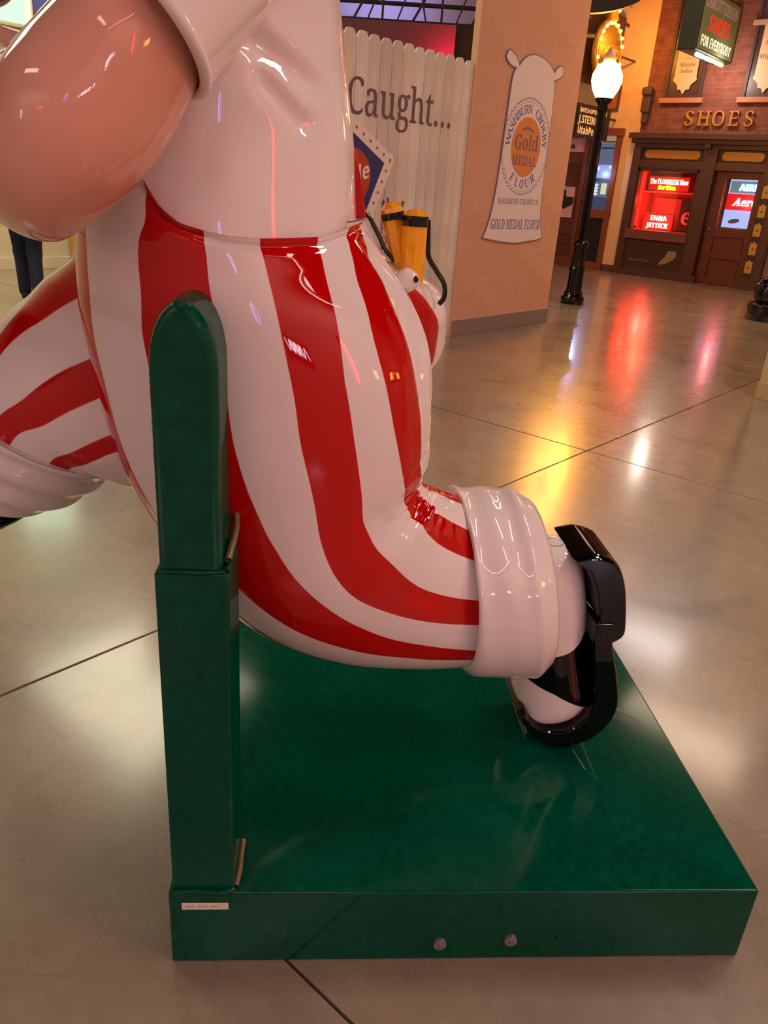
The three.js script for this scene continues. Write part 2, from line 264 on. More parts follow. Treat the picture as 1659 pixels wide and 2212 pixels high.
const fcuffL = [
  [-0.3761, 0.9048, -0.66, 0.1959, 0.2, 0.8577, -0.5142], [-0.3986, 0.8794, -0.66, 0.193, 0.205, 0.875, -0.4841], [-0.4254, 0.8413, -0.66, 0.1854, 0.205, 0.8798, -0.4753], [-0.4534, 0.8078, -0.66, 0.1727, 0.2, 0.8759, -0.4826],
  [-0.4796, 0.7733, -0.66, 0.1488, 0.19, 0.8888, -0.4583], [-0.4952, 0.749, -0.66, 0.1147, 0.16, 0.9044, -0.4268]];
const fshoeL = [
  [-0.5021, 0.7533, -0.66, 0.0889, 0.1, 0.915, -0.4035], [-0.5075, 0.7156, -0.66, 0.0918, 0.11, 0.9855, -0.1695], [-0.5138, 0.6754, -0.66, 0.0891, 0.11, 0.9998, 0.0215], [-0.5198, 0.6573, -0.66, 0.0757, 0.1, 0.9982, 0.0601]];
const NEAR_STRIPES = [
  [[[-3, -16], [0, -18], [0.87, -21], [2.47, -25], [3.13, -29], [4.5, -32], [6, -33], [7.8, -31], [8.27, -30], [8.87, -27.5], [9.53, -26], [10.6, -27], [11.87, -33], [13, -36]],
    [[-3, 4], [0.4, 2], [1.53, 1], [2.6, -3], [4.27, -8], [4.87, -8], [5.53, -7], [6.27, -5], [7.13, -3], [8.13, -4], [8.93, -5], [9.67, -8], [10.4, -12], [11.13, -16], [11.87, -21], [13, -26]]],
  [[[-3, 18], [0.93, 20], [2, 18], [2.93, 14], [3.8, 12], [4.8, 12], [5.73, 14], [6.8, 15], [7.6, 13], [8.8, 7], [9.47, 6], [10, 5], [10.87, 2], [11.87, 0], [13, -2]],
    [[-3, 42], [1, 42], [1.87, 39], [2.6, 34], [3.93, 28], [5, 30], [6.13, 32], [7.47, 34], [8.93, 30], [10.13, 22], [11, 18], [11.87, 16], [13, 14]]],
  [[[-3, 62], [0.73, 61], [1.87, 54], [2.53, 48], [3, 45], [3.53, 43], [4.07, 43.5], [4.53, 45], [5.6, 50], [6.33, 55], [7.3, 60], [8.47, 58.5], [9.87, 49], [10.93, 43], [11.87, 40], [13, 37]],
    [[-3, 79], [0.67, 78], [1.33, 73], [2.27, 63], [2.87, 59.5], [3.47, 59.5], [3.93, 60.5], [4.27, 62], [4.67, 64], [5.33, 65], [5.87, 65], [6.4, 69], [7.4, 76], [8.47, 74], [9.8, 67], [11, 61], [11.93, 59], [13, 56]]],
  [[[-3, 95], [6, 95], [8.5, 92], [12, 79], [13, 77]], [[-3, 113], [6, 113], [8.5, 106], [12, 95], [13, 94]]],
  [[[-3, 132], [13, 125]], [[-3, 150], [13, 145]]], [[[-3, 168], [13, 165]], [[-3, 180], [13, 180]]], [[[-3, -180], [13, -180]], [[-3, -174], [13, -176]]],
  [[[-3, -78], [1.6, -74], [4, -76], [6, -76], [9, -70], [13, -68]], [[-3, -48], [1.67, -50], [2.8, -52], [3.6, -57], [4.4, -57], [5.27, -57], [6.27, -53], [8, -50], [13, -52]]],
  [[[-3, -118], [13, -112]], [[-3, -98], [13, -92]]], [[[-3, -155], [13, -150]], [[-3, -137], [13, -132]]]];
const FAR_STRIPES = [
  [[[0, -69], [1.45, -70], [2.71, -76], [3.85, -74], [4.79, -62], [7, -48]], [[0, -42], [2, -44], [3.09, -48], [3.53, -52], [4.23, -54], [4.92, -51], [6, -40], [7, -33]]],
  [[[0, -24], [3.97, -26], [4.29, -28], [4.6, -27], [5.99, -17], [7, -10]], [[0, -11], [4.35, -11], [4.73, -11], [5.3, -7], [6.24, -1], [7, 4]]],
  [[[0, 6], [4.6, 5], [4.86, 6], [5.23, 10], [6.31, 26], [7, 32]], [[0, 17], [4.73, 14], [4.92, 14], [5.17, 18], [6.24, 38], [7, 46]]],
  [[[1.15, 49], [1.7, 48], [2.08, 50], [2.33, 54], [2.65, 59], [3.5, 63], [7, 66]], [[1.15, 57], [1.45, 58], [1.83, 59], [2.14, 62], [2.4, 65.5], [2.71, 67], [3.5, 76], [7, 84]]],
  [[[0, 92], [7, 100]], [[0, 110], [7, 116]]], [[[0, 130], [7, 132]], [[0, 150], [7, 150]]], [[[0, 166], [7, 166]], [[0, 180], [7, 180]]],
  [[[0, -112], [7, -108]], [[0, -92], [7, -88]]], [[[0, -160], [7, -156]], [[0, -138], [7, -134]]]];
{
  const st = thing('fibreglass_statue', 'glossy fibreglass figure in red and white striped overalls bending its leg on green pedestal', 'statue', [PED[0], BH, PED[2]], PTURN);
  const down = g => g.translate(0, -BH, 0);
  const paint = o => new THREE.MeshPhysicalMaterial({ color: 0xffffff, roughness: 0.5, specularIntensity: 0, clearcoat: 1, clearcoatRoughness: 0.03, ...o });
  // shirt with pulled folds under the arm
  const segs = [[0.150, 1.622, 0.230, 1.578, 0.019, 0.019], [0.165, 1.572, 0.215, 1.522, 0.016, 0.015], [0.19, 1.66, 0.25, 1.63, 0.006, 0.03]];
  part(st, 'shirt', down(loft(torsoL, {
    rows: 120, cols: 160, cap1: true, disp: (v, ph) => {
      if (Math.abs(ph) > 90) return 0; const p = loftPoint(torsoL, v, ph * D2R); let d = 0;
      for (const [x0, y0, x1, y1, dep, w] of segs) { const dx = x1 - x0, dy = y1 - y0, t = Math.max(0, Math.min(1, ((p.x - x0) * dx + (p.y - y0) * dy) / (dx * dx + dy * dy))), r = Math.hypot(p.x - x0 - dx * t, p.y - y0 - dy * t); d -= dep * gauss(r, w) * (1 - 0.35 * t); }
      return d;
    }
  })), shirtMat, 'glossy white shirt');
  // overalls, leg beside the post
  const rim = ph => { const t = [[-180, -2.6], [-90, -2.6], [-50, -2.5], [-28, -2.0], [-18, -1.15], [-12, -0.35], [-6, 0.15], [2, 0.5], [10, 0.78], [20, 0.93], [42, 1.0], [55, 0.85], [66, 0.62], [80, 0.5], [110, 0.5], [150, 0.3], [180, -2.6]]; return stripeAt(t, ph) + 3; };
  const nearMap = stripeTexture(NEAR_STRIPES, -3, 13, 2048, 2048);
  part(st, 'trouser_leg', down(loft(nearL, {
    rows: 260, cols: 260, top: rim, disp: (v, ph, s) => {
      const u = v - 3; let d = 0.004 * gauss(s, 0.006) - 0.004 * gauss(s - 0.028, 0.012) + 0.002 * gauss(s - 0.012, 0.006);
      // creases in the hollow of the knee
      const k = gauss(u - 8.0, 2.2) * gauss(ph - 74, 17); if (k > 0.01) d += k * (0.013 * noise.noise(u * 1.9, ph * 0.055, 3.3) + 0.008 * noise.noise(u * 4.1 + ph * 0.05, ph * 0.1, 7.7) + 0.003 * Math.sin(u * 5.0 + ph * 0.12));
      // long folds at the seat
      const f = gauss(u - 3.1, 1.7) * gauss(ph - 68, 17); d += f * (0.008 * Math.sin((ph - 60) * 0.32 + u * 0.9) + 0.003 * Math.sin(ph * 0.7 - u * 2.1));
      return d;
    }
  })), paint({ map: nearMap }), 'red and white striped trouser leg bent at the knee');
  const farMap = stripeTexture(FAR_STRIPES, 0, 7, 1024, 1024);
  part(st, 'trouser_leg', down(loft(farL, { rows: 140, cols: 160, cap0: true, disp: (v, ph) => 0.012 * gauss(v - 2.3, 0.8) * gauss(ph - 62, 24) + 0.003 * gauss(v - 2.2, 1.2) * gauss(ph - 65, 25) * Math.sin(v * 9 + ph * 0.1) })), paint({ map: farMap }), 'red and white striped trouser leg stepping forward');
  // turned-up cuffs
  part(st, 'cuff', down(loft(cuffL, { rows: 80, cols: 140, cap0: true, cap1: true, skew: v => 0.026 * (1 - v / 6), disp: (v, ph, s) => (0.0034 * Math.sin(v * 4.6 + 0.8 * Math.sin(ph * 0.03)) + 0.0022 * Math.sin(ph * 0.05 + v * 2.2)) * (0.2 + 0.8 * gauss(ph - 75, 55)) })), shirtMat, 'glossy white turned-up cuff');
  part(st, 'cuff', down(loft(fcuffL, { rows: 70, cols: 120, cap0: true, cap1: true, disp: (v, ph, s) => 0.006 * Math.sin(v * 4.6 + 0.9 * Math.sin(ph * 0.045 + 1)) })), shirtMat, 'glossy white turned-up cuff');
  // saddle shoe standing on its toe
  const shoeMap = canvas(1024, 1024, (c, w, h) => {
    c.fillStyle = '#efe8e8'; c.fillRect(0, 0, w, h); c.fillStyle = '#050405';
    const X = p => (p + 180) / 360 * w, Y = v => (v + 1) / 10 * h;
    c.beginPath(); c.moveTo(X(-180), Y(4.05)); c.lineTo(X(-60), Y(4.1)); c.bezierCurveTo(X(-20), Y(4.15), X(20), Y(4.0), X(48), Y(3.55)); c.lineTo(X(90), Y(3.2)); c.lineTo(X(132), Y(3.55)); c.lineTo(X(180), Y(4.05));
    c.lineTo(X(180), Y(5.6)); c.lineTo(X(132), Y(6.0)); c.lineTo(X(90), Y(6.3)); c.bezierCurveTo(X(50), Y(6.4), X(20), Y(6.0), X(-10), Y(5.55)); c.lineTo(X(-60), Y(5.2)); c.lineTo(X(-180), Y(5.2)); c.fill();
  });
  const shoe = part(st, 'saddle_shoe', down(loft(shoeL, { rows: 80, cols: 96, cap0: true, cap1: true })), paint({ map: shoeMap, roughness: 0.2 }), 'white shoe with a black saddle band');
  // outsole: swept strip on the sole side, and a stacked heel
  const soleShape = new THREE.Shape(); const so = [[0.895, 0.56], [0.898, 0.53], [0.9, 0.50], [0.917, 0.405], [0.93, 0.345], [0.917, 0.29], [0.88, 0.255], [0.83, 0.252], [0.785, 0.275], [0.768, 0.3]], si = [[0.757, 0.292], [0.79, 0.243], [0.835, 0.212], [0.88, 0.204], [0.945, 0.236], [0.978, 0.28], [0.989, 0.335], [0.976, 0.4], [0.948, 0.49], [0.942, 0.52], [0.938, 0.56]];
  soleShape.moveTo(...so[0]); soleShape.splineThru(so.slice(1).map(p => new THREE.Vector2(...p))); soleShape.lineTo(...si[0]); soleShape.splineThru(si.slice(1).map(p => new THREE.Vector2(...p))); soleShape.closePath();
  const sole = new THREE.ExtrudeGeometry(soleShape, { depth: 0.15, bevelEnabled: true, bevelThickness: 0.022, bevelSize: 0.008, bevelSegments: 5, curveSegments: 16, bevelOffset: -0.004 }); sole.translate(0, 0, -0.575);
  part(st, 'sole', down(sole), blackGloss, 'glossy black sole');
  const heelShape = new THREE.Shape(); const hp = [[0.826, 0.714], [0.866, 0.722], [0.908, 0.712], [0.93, 0.69], [0.95, 0.64], [0.966, 0.56], [0.967, 0.525], [0.945, 0.505], [0.925, 0.495], [0.915, 0.52], [0.902, 0.575], [0.882, 0.645], [0.86, 0.69]];
  heelShape.moveTo(...hp[0]); heelShape.splineThru(hp.slice(1, 9).map(p => new THREE.Vector2(...p))); heelShape.splineThru(hp.slice(9).map(p => new THREE.Vector2(...p))); heelShape.closePath();
  const heel = new THREE.ExtrudeGeometry(heelShape, { depth: 0.15, bevelEnabled: true, bevelThickness: 0.018, bevelSize: 0.008, bevelSegments: 5, curveSegments: 14, bevelOffset: -0.004 }); heel.translate(0, 0, -0.575);
  part(st, 'heel', down(heel), blackGloss, 'glossy black heel');
  part(st, 'shoe_tip', down(loft(fshoeL, { rows: 30, cols: 60, cap0: true, cap1: true })), blackGloss, 'black shoe below the forward cuff');
  // arm, sleeve
  const nearArm = part(st, 'arm', down(loft(armL, { rows: 140, cols: 110, cap0: true, cap1: true })), skinMat, 'bare flesh-coloured arm bent at the elbow');
  const slL = armL.slice(0, 2).map(r => r.slice()); slL.unshift([0.135, 1.83, -0.27, 0.07, 0.12, -0.82, 0.57]); slL[1][3] += 0.02; slL[1][4] += 0.012; slL[2][3] += 0.014; slL[2][4] += 0.014;
  slL[2] = [slL[2][0] - 0.004, slL[2][1] - 0.006, slL[2][2], slL[2][3], slL[2][4], slL[2][5], slL[2][6]];
  const hemTilt = v => [0.038 * (v / 2) ** 2, 0.02 * (v / 2) ** 2];
  const sleeve = loft(slL, { rows: 60, cols: 110, cap0: true, cap1: false, skew: hemTilt });
  part(st, 'sleeve', down(sleeve), shirtMat, 'short white sleeve');
  const hemPts = []; for (let k = 0; k <= 80; k++) { const a = k / 80 * 2 * Math.PI, p = loftPoint(slL, 2, a, -0.003); p.x += hemTilt(2)[0] * Math.cos(a); p.y += hemTilt(2)[1] * Math.cos(a); hemPts.push(p); }
  part(st, 'sleeve_hem', down(new THREE.TubeGeometry(new THREE.CatmullRomCurve3(hemPts.slice(0, -1), true), 120, 0.0078, 10, true)), shirtMat, 'rolled white hem of the sleeve');
  // overall strap at the back
  const strap = new THREE.Shape(); [[0.296, 1.5], [0.306, 1.465], [0.314, 1.427], [0.322, 1.392], [0.29, 1.388], [0.28, 1.45]].forEach((p, i) => i ? strap.lineTo(...p) : strap.moveTo(...p));
  part(st, 'strap', down(new THREE.ExtrudeGeometry(strap, { depth: 0.07, bevelEnabled: true, bevelSize: 0.003, bevelThickness: 0.004, bevelSegments: 2 }).translate(0, 0, -0.49)), gloss(0xc20004, 0.2), 'red overall strap');
  // back pocket with a slingshot
  const yellow = gloss(0xffb41e, 0.25, { flatShading: true }), band = gloss(0x14110d, 0.2);
  const prong = (p0, p1, r0, r1) => { const a = V(...p0), b = V(...p1), l = a.distanceTo(b), pr = [[0, 0], [r0, 0], [r1, l - 0.012], [r1 * 0.72, l - 0.003], [r1 * 0.45, l], [0, l]].map(p => new THREE.Vector2(...p)); const g = new THREE.LatheGeometry(pr, 8); g.applyQuaternion(new THREE.Quaternion().setFromUnitVectors(V(0, 1, 0), b.clone().sub(a).normalize())); g.translate(...p0); return g; };
  const sling = part(st, 'slingshot', down(merge([prong([0.405, 1.285, -0.455], [0.371, 1.416, -0.475], 0.019, 0.021), prong([0.417, 1.28, -0.43], [0.417, 1.408, -0.44], 0.022, 0.023)])), yellow, 'orange-yellow slingshot fork in the back pocket');
  const ring = (c, r, h, tilt) => new THREE.CylinderGeometry(r, r, h, 20).rotateZ(tilt).translate(...c);
  part(sling, 'band', down(ring([0.377, 1.393, -0.472], 0.0222, 0.012, 0.25)), band, 'black rubber band');
  part(sling, 'band', down(ring([0.417, 1.388, -0.438], 0.0245, 0.018, 0)), band, 'black rubber band');
  part(sling, 'band', down(bx(0.377, 0.417, 1.388, 1.395, -0.452, -0.446)), band);
  part(sling, 'cord', down(tube([[0.318, 1.4, -0.45], [0.332, 1.388, -0.45], [0.35, 1.36, -0.45], [0.368, 1.33, -0.45], [0.388, 1.312, -0.45]], 0.0042)), band, 'black hanging cord');
  part(sling, 'cord', down(tube([[0.441, 1.39, -0.445], [0.445, 1.35, -0.452], [0.449, 1.325, -0.457], [0.468, 1.298, -0.46], [0.484, 1.275, -0.46], [0.486, 1.25, -0.462], [0.478, 1.238, -0.465]], 0.005)), band, 'black hanging cord');
  const hk = new THREE.SphereGeometry(0.025, 32, 24); { const p = hk.attributes.position; for (let i = 0; i < p.count; i++) { const x = p.getX(i), y = p.getY(i), z = p.getZ(i), k = 1 + 0.16 * noise.noise(x * 60, y * 60, z * 60); p.setXYZ(i, x * k, y * k * 0.85, z * k); } hk.computeVertexNormals(); }
  const kn = part(st, 'handkerchief', down(hk.translate(0.404, 1.285, -0.412)), shirtMat, 'crumpled white handkerchief in the pocket');
  part(kn, 'dark_spot', down(new THREE.SphereGeometry(0.0065, 16, 12).translate(0.4205, 1.289, -0.396)), band);
  // the other arm, carried in front, and what it holds up
  const farArm = part(st, 'arm', down(tube([[-0.12, 1.6, -0.62], [-0.25, 1.6, -0.7], [-0.36, 1.618, -0.74], [-0.44, 1.636, -0.765], [-0.47, 1.645, -0.772]], 0.058, 40, 24)), skinMat, 'other bare arm held in front of the body');
  part(farArm, 'hand', down(blobGeometry([[-0.46, 1.643, -0.77, 0.05, -0.53, 1.66, -0.785, 0.045], [-0.55, 1.665, -0.74, 0.022, -0.62, 1.69, -0.725, 0.018], [-0.62, 1.69, -0.725, 0.018, -0.64, 1.735, -0.722, 0.015], [-0.56, 1.665, -0.78, 0.022, -0.64, 1.69, -0.78, 0.018], [-0.64, 1.69, -0.78, 0.018, -0.66, 1.735, -0.78, 0.015], [-0.55, 1.665, -0.82, 0.021, -0.62, 1.69, -0.835, 0.017], [-0.62, 1.69, -0.835, 0.017, -0.64, 1.73, -0.838, 0.014], [-0.53, 1.665, -0.85, 0.019, -0.59, 1.69, -0.88, 0.015], [-0.59, 1.69, -0.88, 0.015, -0.605, 1.725, -0.888, 0.013], [-0.5, 1.66, -0.73, 0.022, -0.53, 1.69, -0.68, 0.019], [-0.53, 1.69, -0.68, 0.019, -0.545, 1.73, -0.665, 0.016]], 60, 0.15, [-0.54, 1.68, -0.78], 0.012)), skinMat);
  part(st, 'held_disc', down(new THREE.SphereGeometry(0.115, 32, 20).scale(1, 0.42, 1).translate(-0.5, 1.757, -0.775)), gloss(0x6a3a1c, 0.3), 'brown rounded shape held up by the far arm');
  const fist = [[-0.37, 1.53, -0.22, 0.098, -0.44, 1.55, -0.255, 0.07], [-0.44, 1.55, -0.255, 0.07, -0.5, 1.565, -0.28, 0.062]];
  for (let k = 0; k < 4; k++) { const z = -0.335 + k * 0.037, r = 0.022 - Math.abs(k - 1.6) * 0.0016; fist.push([-0.5, 1.6, z, r, -0.572, 1.596, z - 0.01, r], [-0.572, 1.596, z - 0.01, r, -0.578, 1.548, z - 0.008, r], [-0.578, 1.548, z - 0.008, r, -0.535, 1.53, z, r * 0.9]); }
  fist.push([-0.48, 1.57, -0.225, 0.024, -0.545, 1.562, -0.2, 0.021], [-0.545, 1.562, -0.2, 0.021, -0.592, 1.55, -0.235, 0.018]);
  part(nearArm, 'hand', down(blobGeometry(fist, 72, 0.19, [-0.47, 1.555, -0.26], 0.014)), skinMat);
}

// ---------------------------------------------------------------- picket fence with lettering, and the brick mural wall
const FX = -4.86; // plane of the fence face
{
  const f = thing('picket_fence', 'tall white dog-eared picket fence with painted lettering beside the brick mural wall', 'fence', [FX, 0, -6.64]);
  const grain = dataTex(256, (u, v) => { const n = tileNoise(u * 1, v, 4, 61) * 0.3 + noise.noise(u * 46, v * 3, 5) * 0.25; const k = 1 + n * 0.32; return [clamp(232 * k), clamp(224 * k), clamp(217 * k)]; }, true);
  const mats = [0xffffff, 0xf4efec, 0xeae6e2, 0xfaf4ee].map(c => new THREE.MeshStandardMaterial({ color: c, map: grain, roughness: 0.7 }));
  const pitch = 0.1444, pw = 0.138, hgt = 2.53;
  const mk = w => { const s = new THREE.Shape(); s.moveTo(0.0, 0.03); s.lineTo(w, 0.03); s.lineTo(w, hgt - 0.05); s.lineTo(w - 0.02, hgt - 0.018); s.quadraticCurveTo(w - 0.034, hgt, w - 0.05, hgt); s.lineTo(0.05, hgt); s.quadraticCurveTo(0.034, hgt, 0.02, hgt - 0.018); s.lineTo(0, hgt - 0.05); s.closePath(); return planarUV(new THREE.ExtrudeGeometry(s, { depth: 0.018, bevelEnabled: false, curveSegments: 3 }), 1, 'x', 'y'); };
  const pg = mk(pw); pg.rotateY(Math.PI / 2); // picket plane faces +x, runs towards -z from its corner
  for (let i = 0; i < 26; i++) {
    const p = part(f, 'picket', pg, mats[(i * 7 + (i >> 2)) % 4]);
    p.position.set(-0.018 + (rnd() - 0.5) * 0.004, (rnd() - 0.5) * 0.012, i * pitch + pw);
  }
  for (const y of [0.45, 1.35, 2.2]) part(f, 'rail', bx(-0.058, -0.02, y - 0.045, y + 0.045, 0, 26 * pitch), mats[2]);
  part(f, 'corner_board', bx(-0.06, 0.0, 0, 2.5, -0.02, -0.004), mats[1], 'edge board at the end of the fence');
  // painted lettering, thin lettering sheets just proud of the boards
  // each line is given by its span along the fence (z of its first and last letter), the height of its baseline and its type size in metres
  const letter = (text, z0, z1, base, size, col, label) => {
    const w = z0 - z1, h = size * 1.3, W = 1024, H = Math.round(1024 * h / w);
    const t = canvas(W, H, c => { c.clearRect(0, 0, W, H); const px = size / w * W; c.fillStyle = col; c.strokeStyle = col; c.lineWidth = 3; c.textBaseline = 'alphabetic'; c.font = `${Math.round(px)}px serif`; c.save(); c.scale(W / c.measureText(text).width, 1); c.fillText(text, 0, H * 0.72); c.restore(); });
    const m = part(f, 'lettering', new THREE.PlaneGeometry(w, h).rotateY(Math.PI / 2), new THREE.MeshStandardMaterial({ map: t, transparent: true, alphaTest: 0.5, roughness: 0.7 }), label);
    m.position.set(0.006, base + h * 0.22, (z0 + z1) / 2 + 6.64);
  };
  letter('Caught...', -4.96, -6.37, 1.945, 0.37, '#74505c', 'painted word Caught in purple-brown');
letter('that', -5.45, -5.775, 1.215, 0.145, '#46386a'); letter('people', -5.455, -5.9, 1.065, 0.15, '#b04848'); letter('one', -5.47, -5.75, 0.925, 0.15, '#b04848'); letter('day', -5.42, -5.69, 0.81, 0.15, '#46386a');
  // diamond stamp sign nailed to the boards
  const sg = thing('diamond_sign', 'white scalloped diamond sign with red dots and a blue field on the picket fence', 'sign', [FX + 0.012, 1.455, -4.985]);
  const sz = 0.86, ss = new THREE.Shape(), nb = 9; // scalloped square
  for (let e = 0; e < 4; e++) for (let k = 0; k < nb; k++) for (let q = 0; q < 6; q++) {
    const t = -sz / 2 + (k + q / 6) * sz / nb, o = sz / 2 + 0.016 * Math.sin(Math.PI * q / 6), a = e * Math.PI / 2, x = t * Math.cos(a) + o * Math.sin(a), y = t * Math.sin(a) - o * Math.cos(a);
    e || k || q ? ss.lineTo(x, y) : ss.moveTo(x, y);
  }
  const tex = canvas(1024, 1024, (c, w) => {
    c.fillStyle = '#efe4dc'; c.fillRect(0, 0, w, w); c.fillStyle = '#2c2f78'; c.fillRect(w * 0.12, w * 0.12, w * 0.76, w * 0.76);
    c.fillStyle = '#c2402c'; c.beginPath(); c.ellipse(w / 2, w / 2, w * 0.33, w * 0.27, -Math.PI / 4, 0, 7); c.fill();
    for (let e = 0; e < 4; e++) for (let k = 0; k < 9; k++) { const t = (k + 0.5) / 9 * w, o = w * 0.06, [x, y] = [[t, o], [w - o, t], [w - t, w - o], [o, w - t]][e]; c.beginPath(); c.arc(x, y, 15, 0, 7); c.fill(); }
    c.save(); c.translate(w / 2, w / 2); c.rotate(-Math.PI / 4); c.fillStyle = '#f4ece6'; c.font = 'italic bold 200px sans-serif'; c.textAlign = 'right'; c.textBaseline = 'middle'; c.fillText('cle', w * 0.31, 0); c.restore();
  });
  const g = new THREE.ExtrudeGeometry(ss, { depth: 0.008, bevelEnabled: false }); { const p = g.attributes.position, u = g.attributes.uv; for (let i = 0; i < p.count; i++) u.setXY(i, p.getX(i) / (sz * 1.034) + 0.5, p.getY(i) / (sz * 1.034) + 0.5); }
  g.rotateZ(-Math.PI / 4 + 0.31); g.rotateY(Math.PI / 2); part(sg, 'sign_board', g, new THREE.MeshStandardMaterial({ map: tex, roughness: 0.5 }));
}
{
  // peach painted brick pier: running bond courses, shallow joints
  const MX = -4.84, z0 = -6.65, z1 = -8.6, top = 4.3;
  const w = struct('wall_mural', bx(MX - 0.07, MX - 0.004, 0, top, z1, z0), std(0xe2b69c, 0.9));
  const tone = [0xd9a68a, 0xd7a387, 0xdba98e, 0xd8a68c].map(c => std(c, 0.88));
  const ch = 0.098, bl = 0.39, gp = 0.0045;
  const full = rbox(0.008, ch - gp, bl - gp, 0, 0, 0, 0.0015, 1);
  let cnt = 0;
  for (let r = 0; (r + 1) * ch + 0.18 < top; r++) {
    const y = 0.18 + (r + 0.5) * ch; let z = z0 - (r % 2 ? bl / 2 : 0);
    if (r % 2) { const m = part(w, 'brick', rbox(0.008, ch - gp, bl / 2 - gp, MX - 0.0070, y, z0 - bl / 4, 0.0015, 1), tone[cnt++ % 4]); }
    while (z - 0.02 > z1) { const e = Math.max(z - bl, z1), l = z - e; const m = part(w, 'brick', l > bl - 0.01 ? full : rbox(0.008, ch - gp, l - gp, 0, 0, 0, 0.0015, 1), tone[(cnt * 5 + r * 3) % 4]); m.position.set(MX - 0.0070, y, (z + e) / 2); cnt++; z -= bl; }
  }
  struct('baseboard_mural', bx(MX - 0.08, MX + 0.012, 0, 0.165, z1 - 0.005, z0 + 0.005, 0.004), std(0x8f7c7c, 0.7));
  struct('trim_mural', bx(MX - 0.06, MX + 0.004, 0.0, top, z0, z0 + 0.02), std(0xe2b48e, 0.8));
  // flour sack cut-out
  const s = thing('flour_sack_sign', 'white flour sack cut-out sign with a round medal emblem on the peach brick wall', 'sign', [MX - 0.0028, 0.93, -7.62]);
  // outline in metres, u = -z offset (to the right on the wall), y up
  const sh = new THREE.Shape();
  sh.moveTo(-0.60, 0.05); sh.bezierCurveTo(-0.47, 0.22, -0.44, 0.5, -0.42, 0.8); sh.lineTo(-0.38, 1.5); sh.bezierCurveTo(-0.37, 1.58, -0.36, 1.6, -0.33, 1.63);
  sh.bezierCurveTo(-0.42, 1.63, -0.50, 1.66, -0.52, 1.71); sh.bezierCurveTo(-0.51, 1.77, -0.46, 1.79, -0.42, 1.77); sh.bezierCurveTo(-0.36, 1.75, -0.30, 1.72, -0.27, 1.67);
  sh.bezierCurveTo(-0.2, 1.76, -0.08, 1.8, 0.02, 1.8); sh.bezierCurveTo(0.2, 1.8, 0.34, 1.75, 0.40, 1.69);
  sh.bezierCurveTo(0.43, 1.73, 0.48, 1.77, 0.54, 1.77); sh.bezierCurveTo(0.59, 1.76, 0.60, 1.71, 0.58, 1.68); sh.bezierCurveTo(0.54, 1.64, 0.48, 1.62, 0.43, 1.61);
  sh.bezierCurveTo(0.47, 1.5, 0.47, 1.35, 0.47, 1.2); sh.lineTo(0.48, 0.6); sh.bezierCurveTo(0.49, 0.35, 0.5, 0.2, 0.62, 0.05);
  sh.bezierCurveTo(0.45, 0.0, 0.3, 0.02, 0.1, -0.01); sh.bezierCurveTo(-0.1, -0.01, -0.4, 0.02, -0.60, 0.05);
  const W = 1.3, H = 1.9;
  const outline = sh.getPoints(14);
  const tex = canvas(1400, 2046, (c, w, h) => {
    const X = u => (u + W / 2) / W * w, Y = y => (1 - (y + 0.03) / H) * h, sc = w / W;
    c.fillStyle = '#ece0e4'; c.fillRect(0, 0, w, h);
    c.strokeStyle = '#8c7490'; c.lineWidth = 26; c.beginPath(); outline.forEach((p, i) => i ? c.lineTo(X(p.x), Y(p.y)) : c.moveTo(X(p.x), Y(p.y))); c.closePath(); c.stroke();
    const cx = 0.03, cy = 0.95, R = 0.455;
    c.strokeStyle = '#5a5fa6'; c.lineWidth = 9; c.beginPath(); for (let k = 0; k <= 720; k++) { const a = k / 720 * 2 * Math.PI, r = R + 0.008 * Math.cos(a * 52), x = X(cx + r * Math.cos(a)), y = Y(cy + r * Math.sin(a)); k ? c.lineTo(x, y) : c.moveTo(x, y); } c.stroke();
    c.lineWidth = 4; c.beginPath(); c.arc(X(cx), Y(cy), (R - 0.03) * sc, 0, 7); c.stroke();
    c.fillStyle = '#dd8a4c'; c.beginPath(); c.arc(X(cx), Y(cy), 0.285 * sc, 0, 7); c.fill();
    c.fillStyle = '#5a5fa6';
    const arc = (t, r, a0, a1, size, up) => { c.font = `bold ${size}px serif`; c.textAlign = 'center'; c.textBaseline = 'middle'; [...t].forEach((ch, i) => { const a = a0 + (a1 - a0) * (t.length > 1 ? i / (t.length - 1) : 0.5); c.save(); c.translate(X(cx + r * Math.cos(a)), Y(cy + r * Math.sin(a))); c.rotate(up ? Math.PI / 2 - a : -Math.PI / 2 - a); c.fillText(ch, 0, 0); c.restore(); }); };
    arc('WASHBURN CROSBY', 0.355, 172 * D2R, 8 * D2R, 122, true);
    arc('FLOUR', 0.355, 236 * D2R, 304 * D2R, 130, false);
    c.font = 'bold 80px serif'; c.fillText('✻', X(cx - 0.335), Y(cy - 0.14)); c.fillText('✻', X(cx + 0.335), Y(cy - 0.14));
    c.fillStyle = '#7c5a86'; c.font = 'bold 210px serif'; c.fillText('Gold', X(cx), Y(cy + 0.04), 0.5 * sc); c.font = 'bold 140px serif'; c.fillText('MEDAL', X(cx), Y(cy - 0.13), 0.5 * sc);
    c.lineWidth = 26; c.strokeStyle = '#8a6a82'; c.beginPath(); c.arc(X(cx), Y(cy - 0.02), 0.2 * sc, -Math.PI * 0.68, -Math.PI * 0.32); c.stroke();
    c.fillStyle = '#6a6aa8'; c.font = 'bold 84px serif'; c.fillText('WASHBURN-CROSBY CO.', X(0.03), Y(0.42), 0.82 * sc);
    c.fillStyle = '#5a5fa6'; c.font = 'bold 150px serif'; c.fillText('GOLD MEDAL FLOUR', X(0.02), Y(0.19), 0.98 * sc);
  });
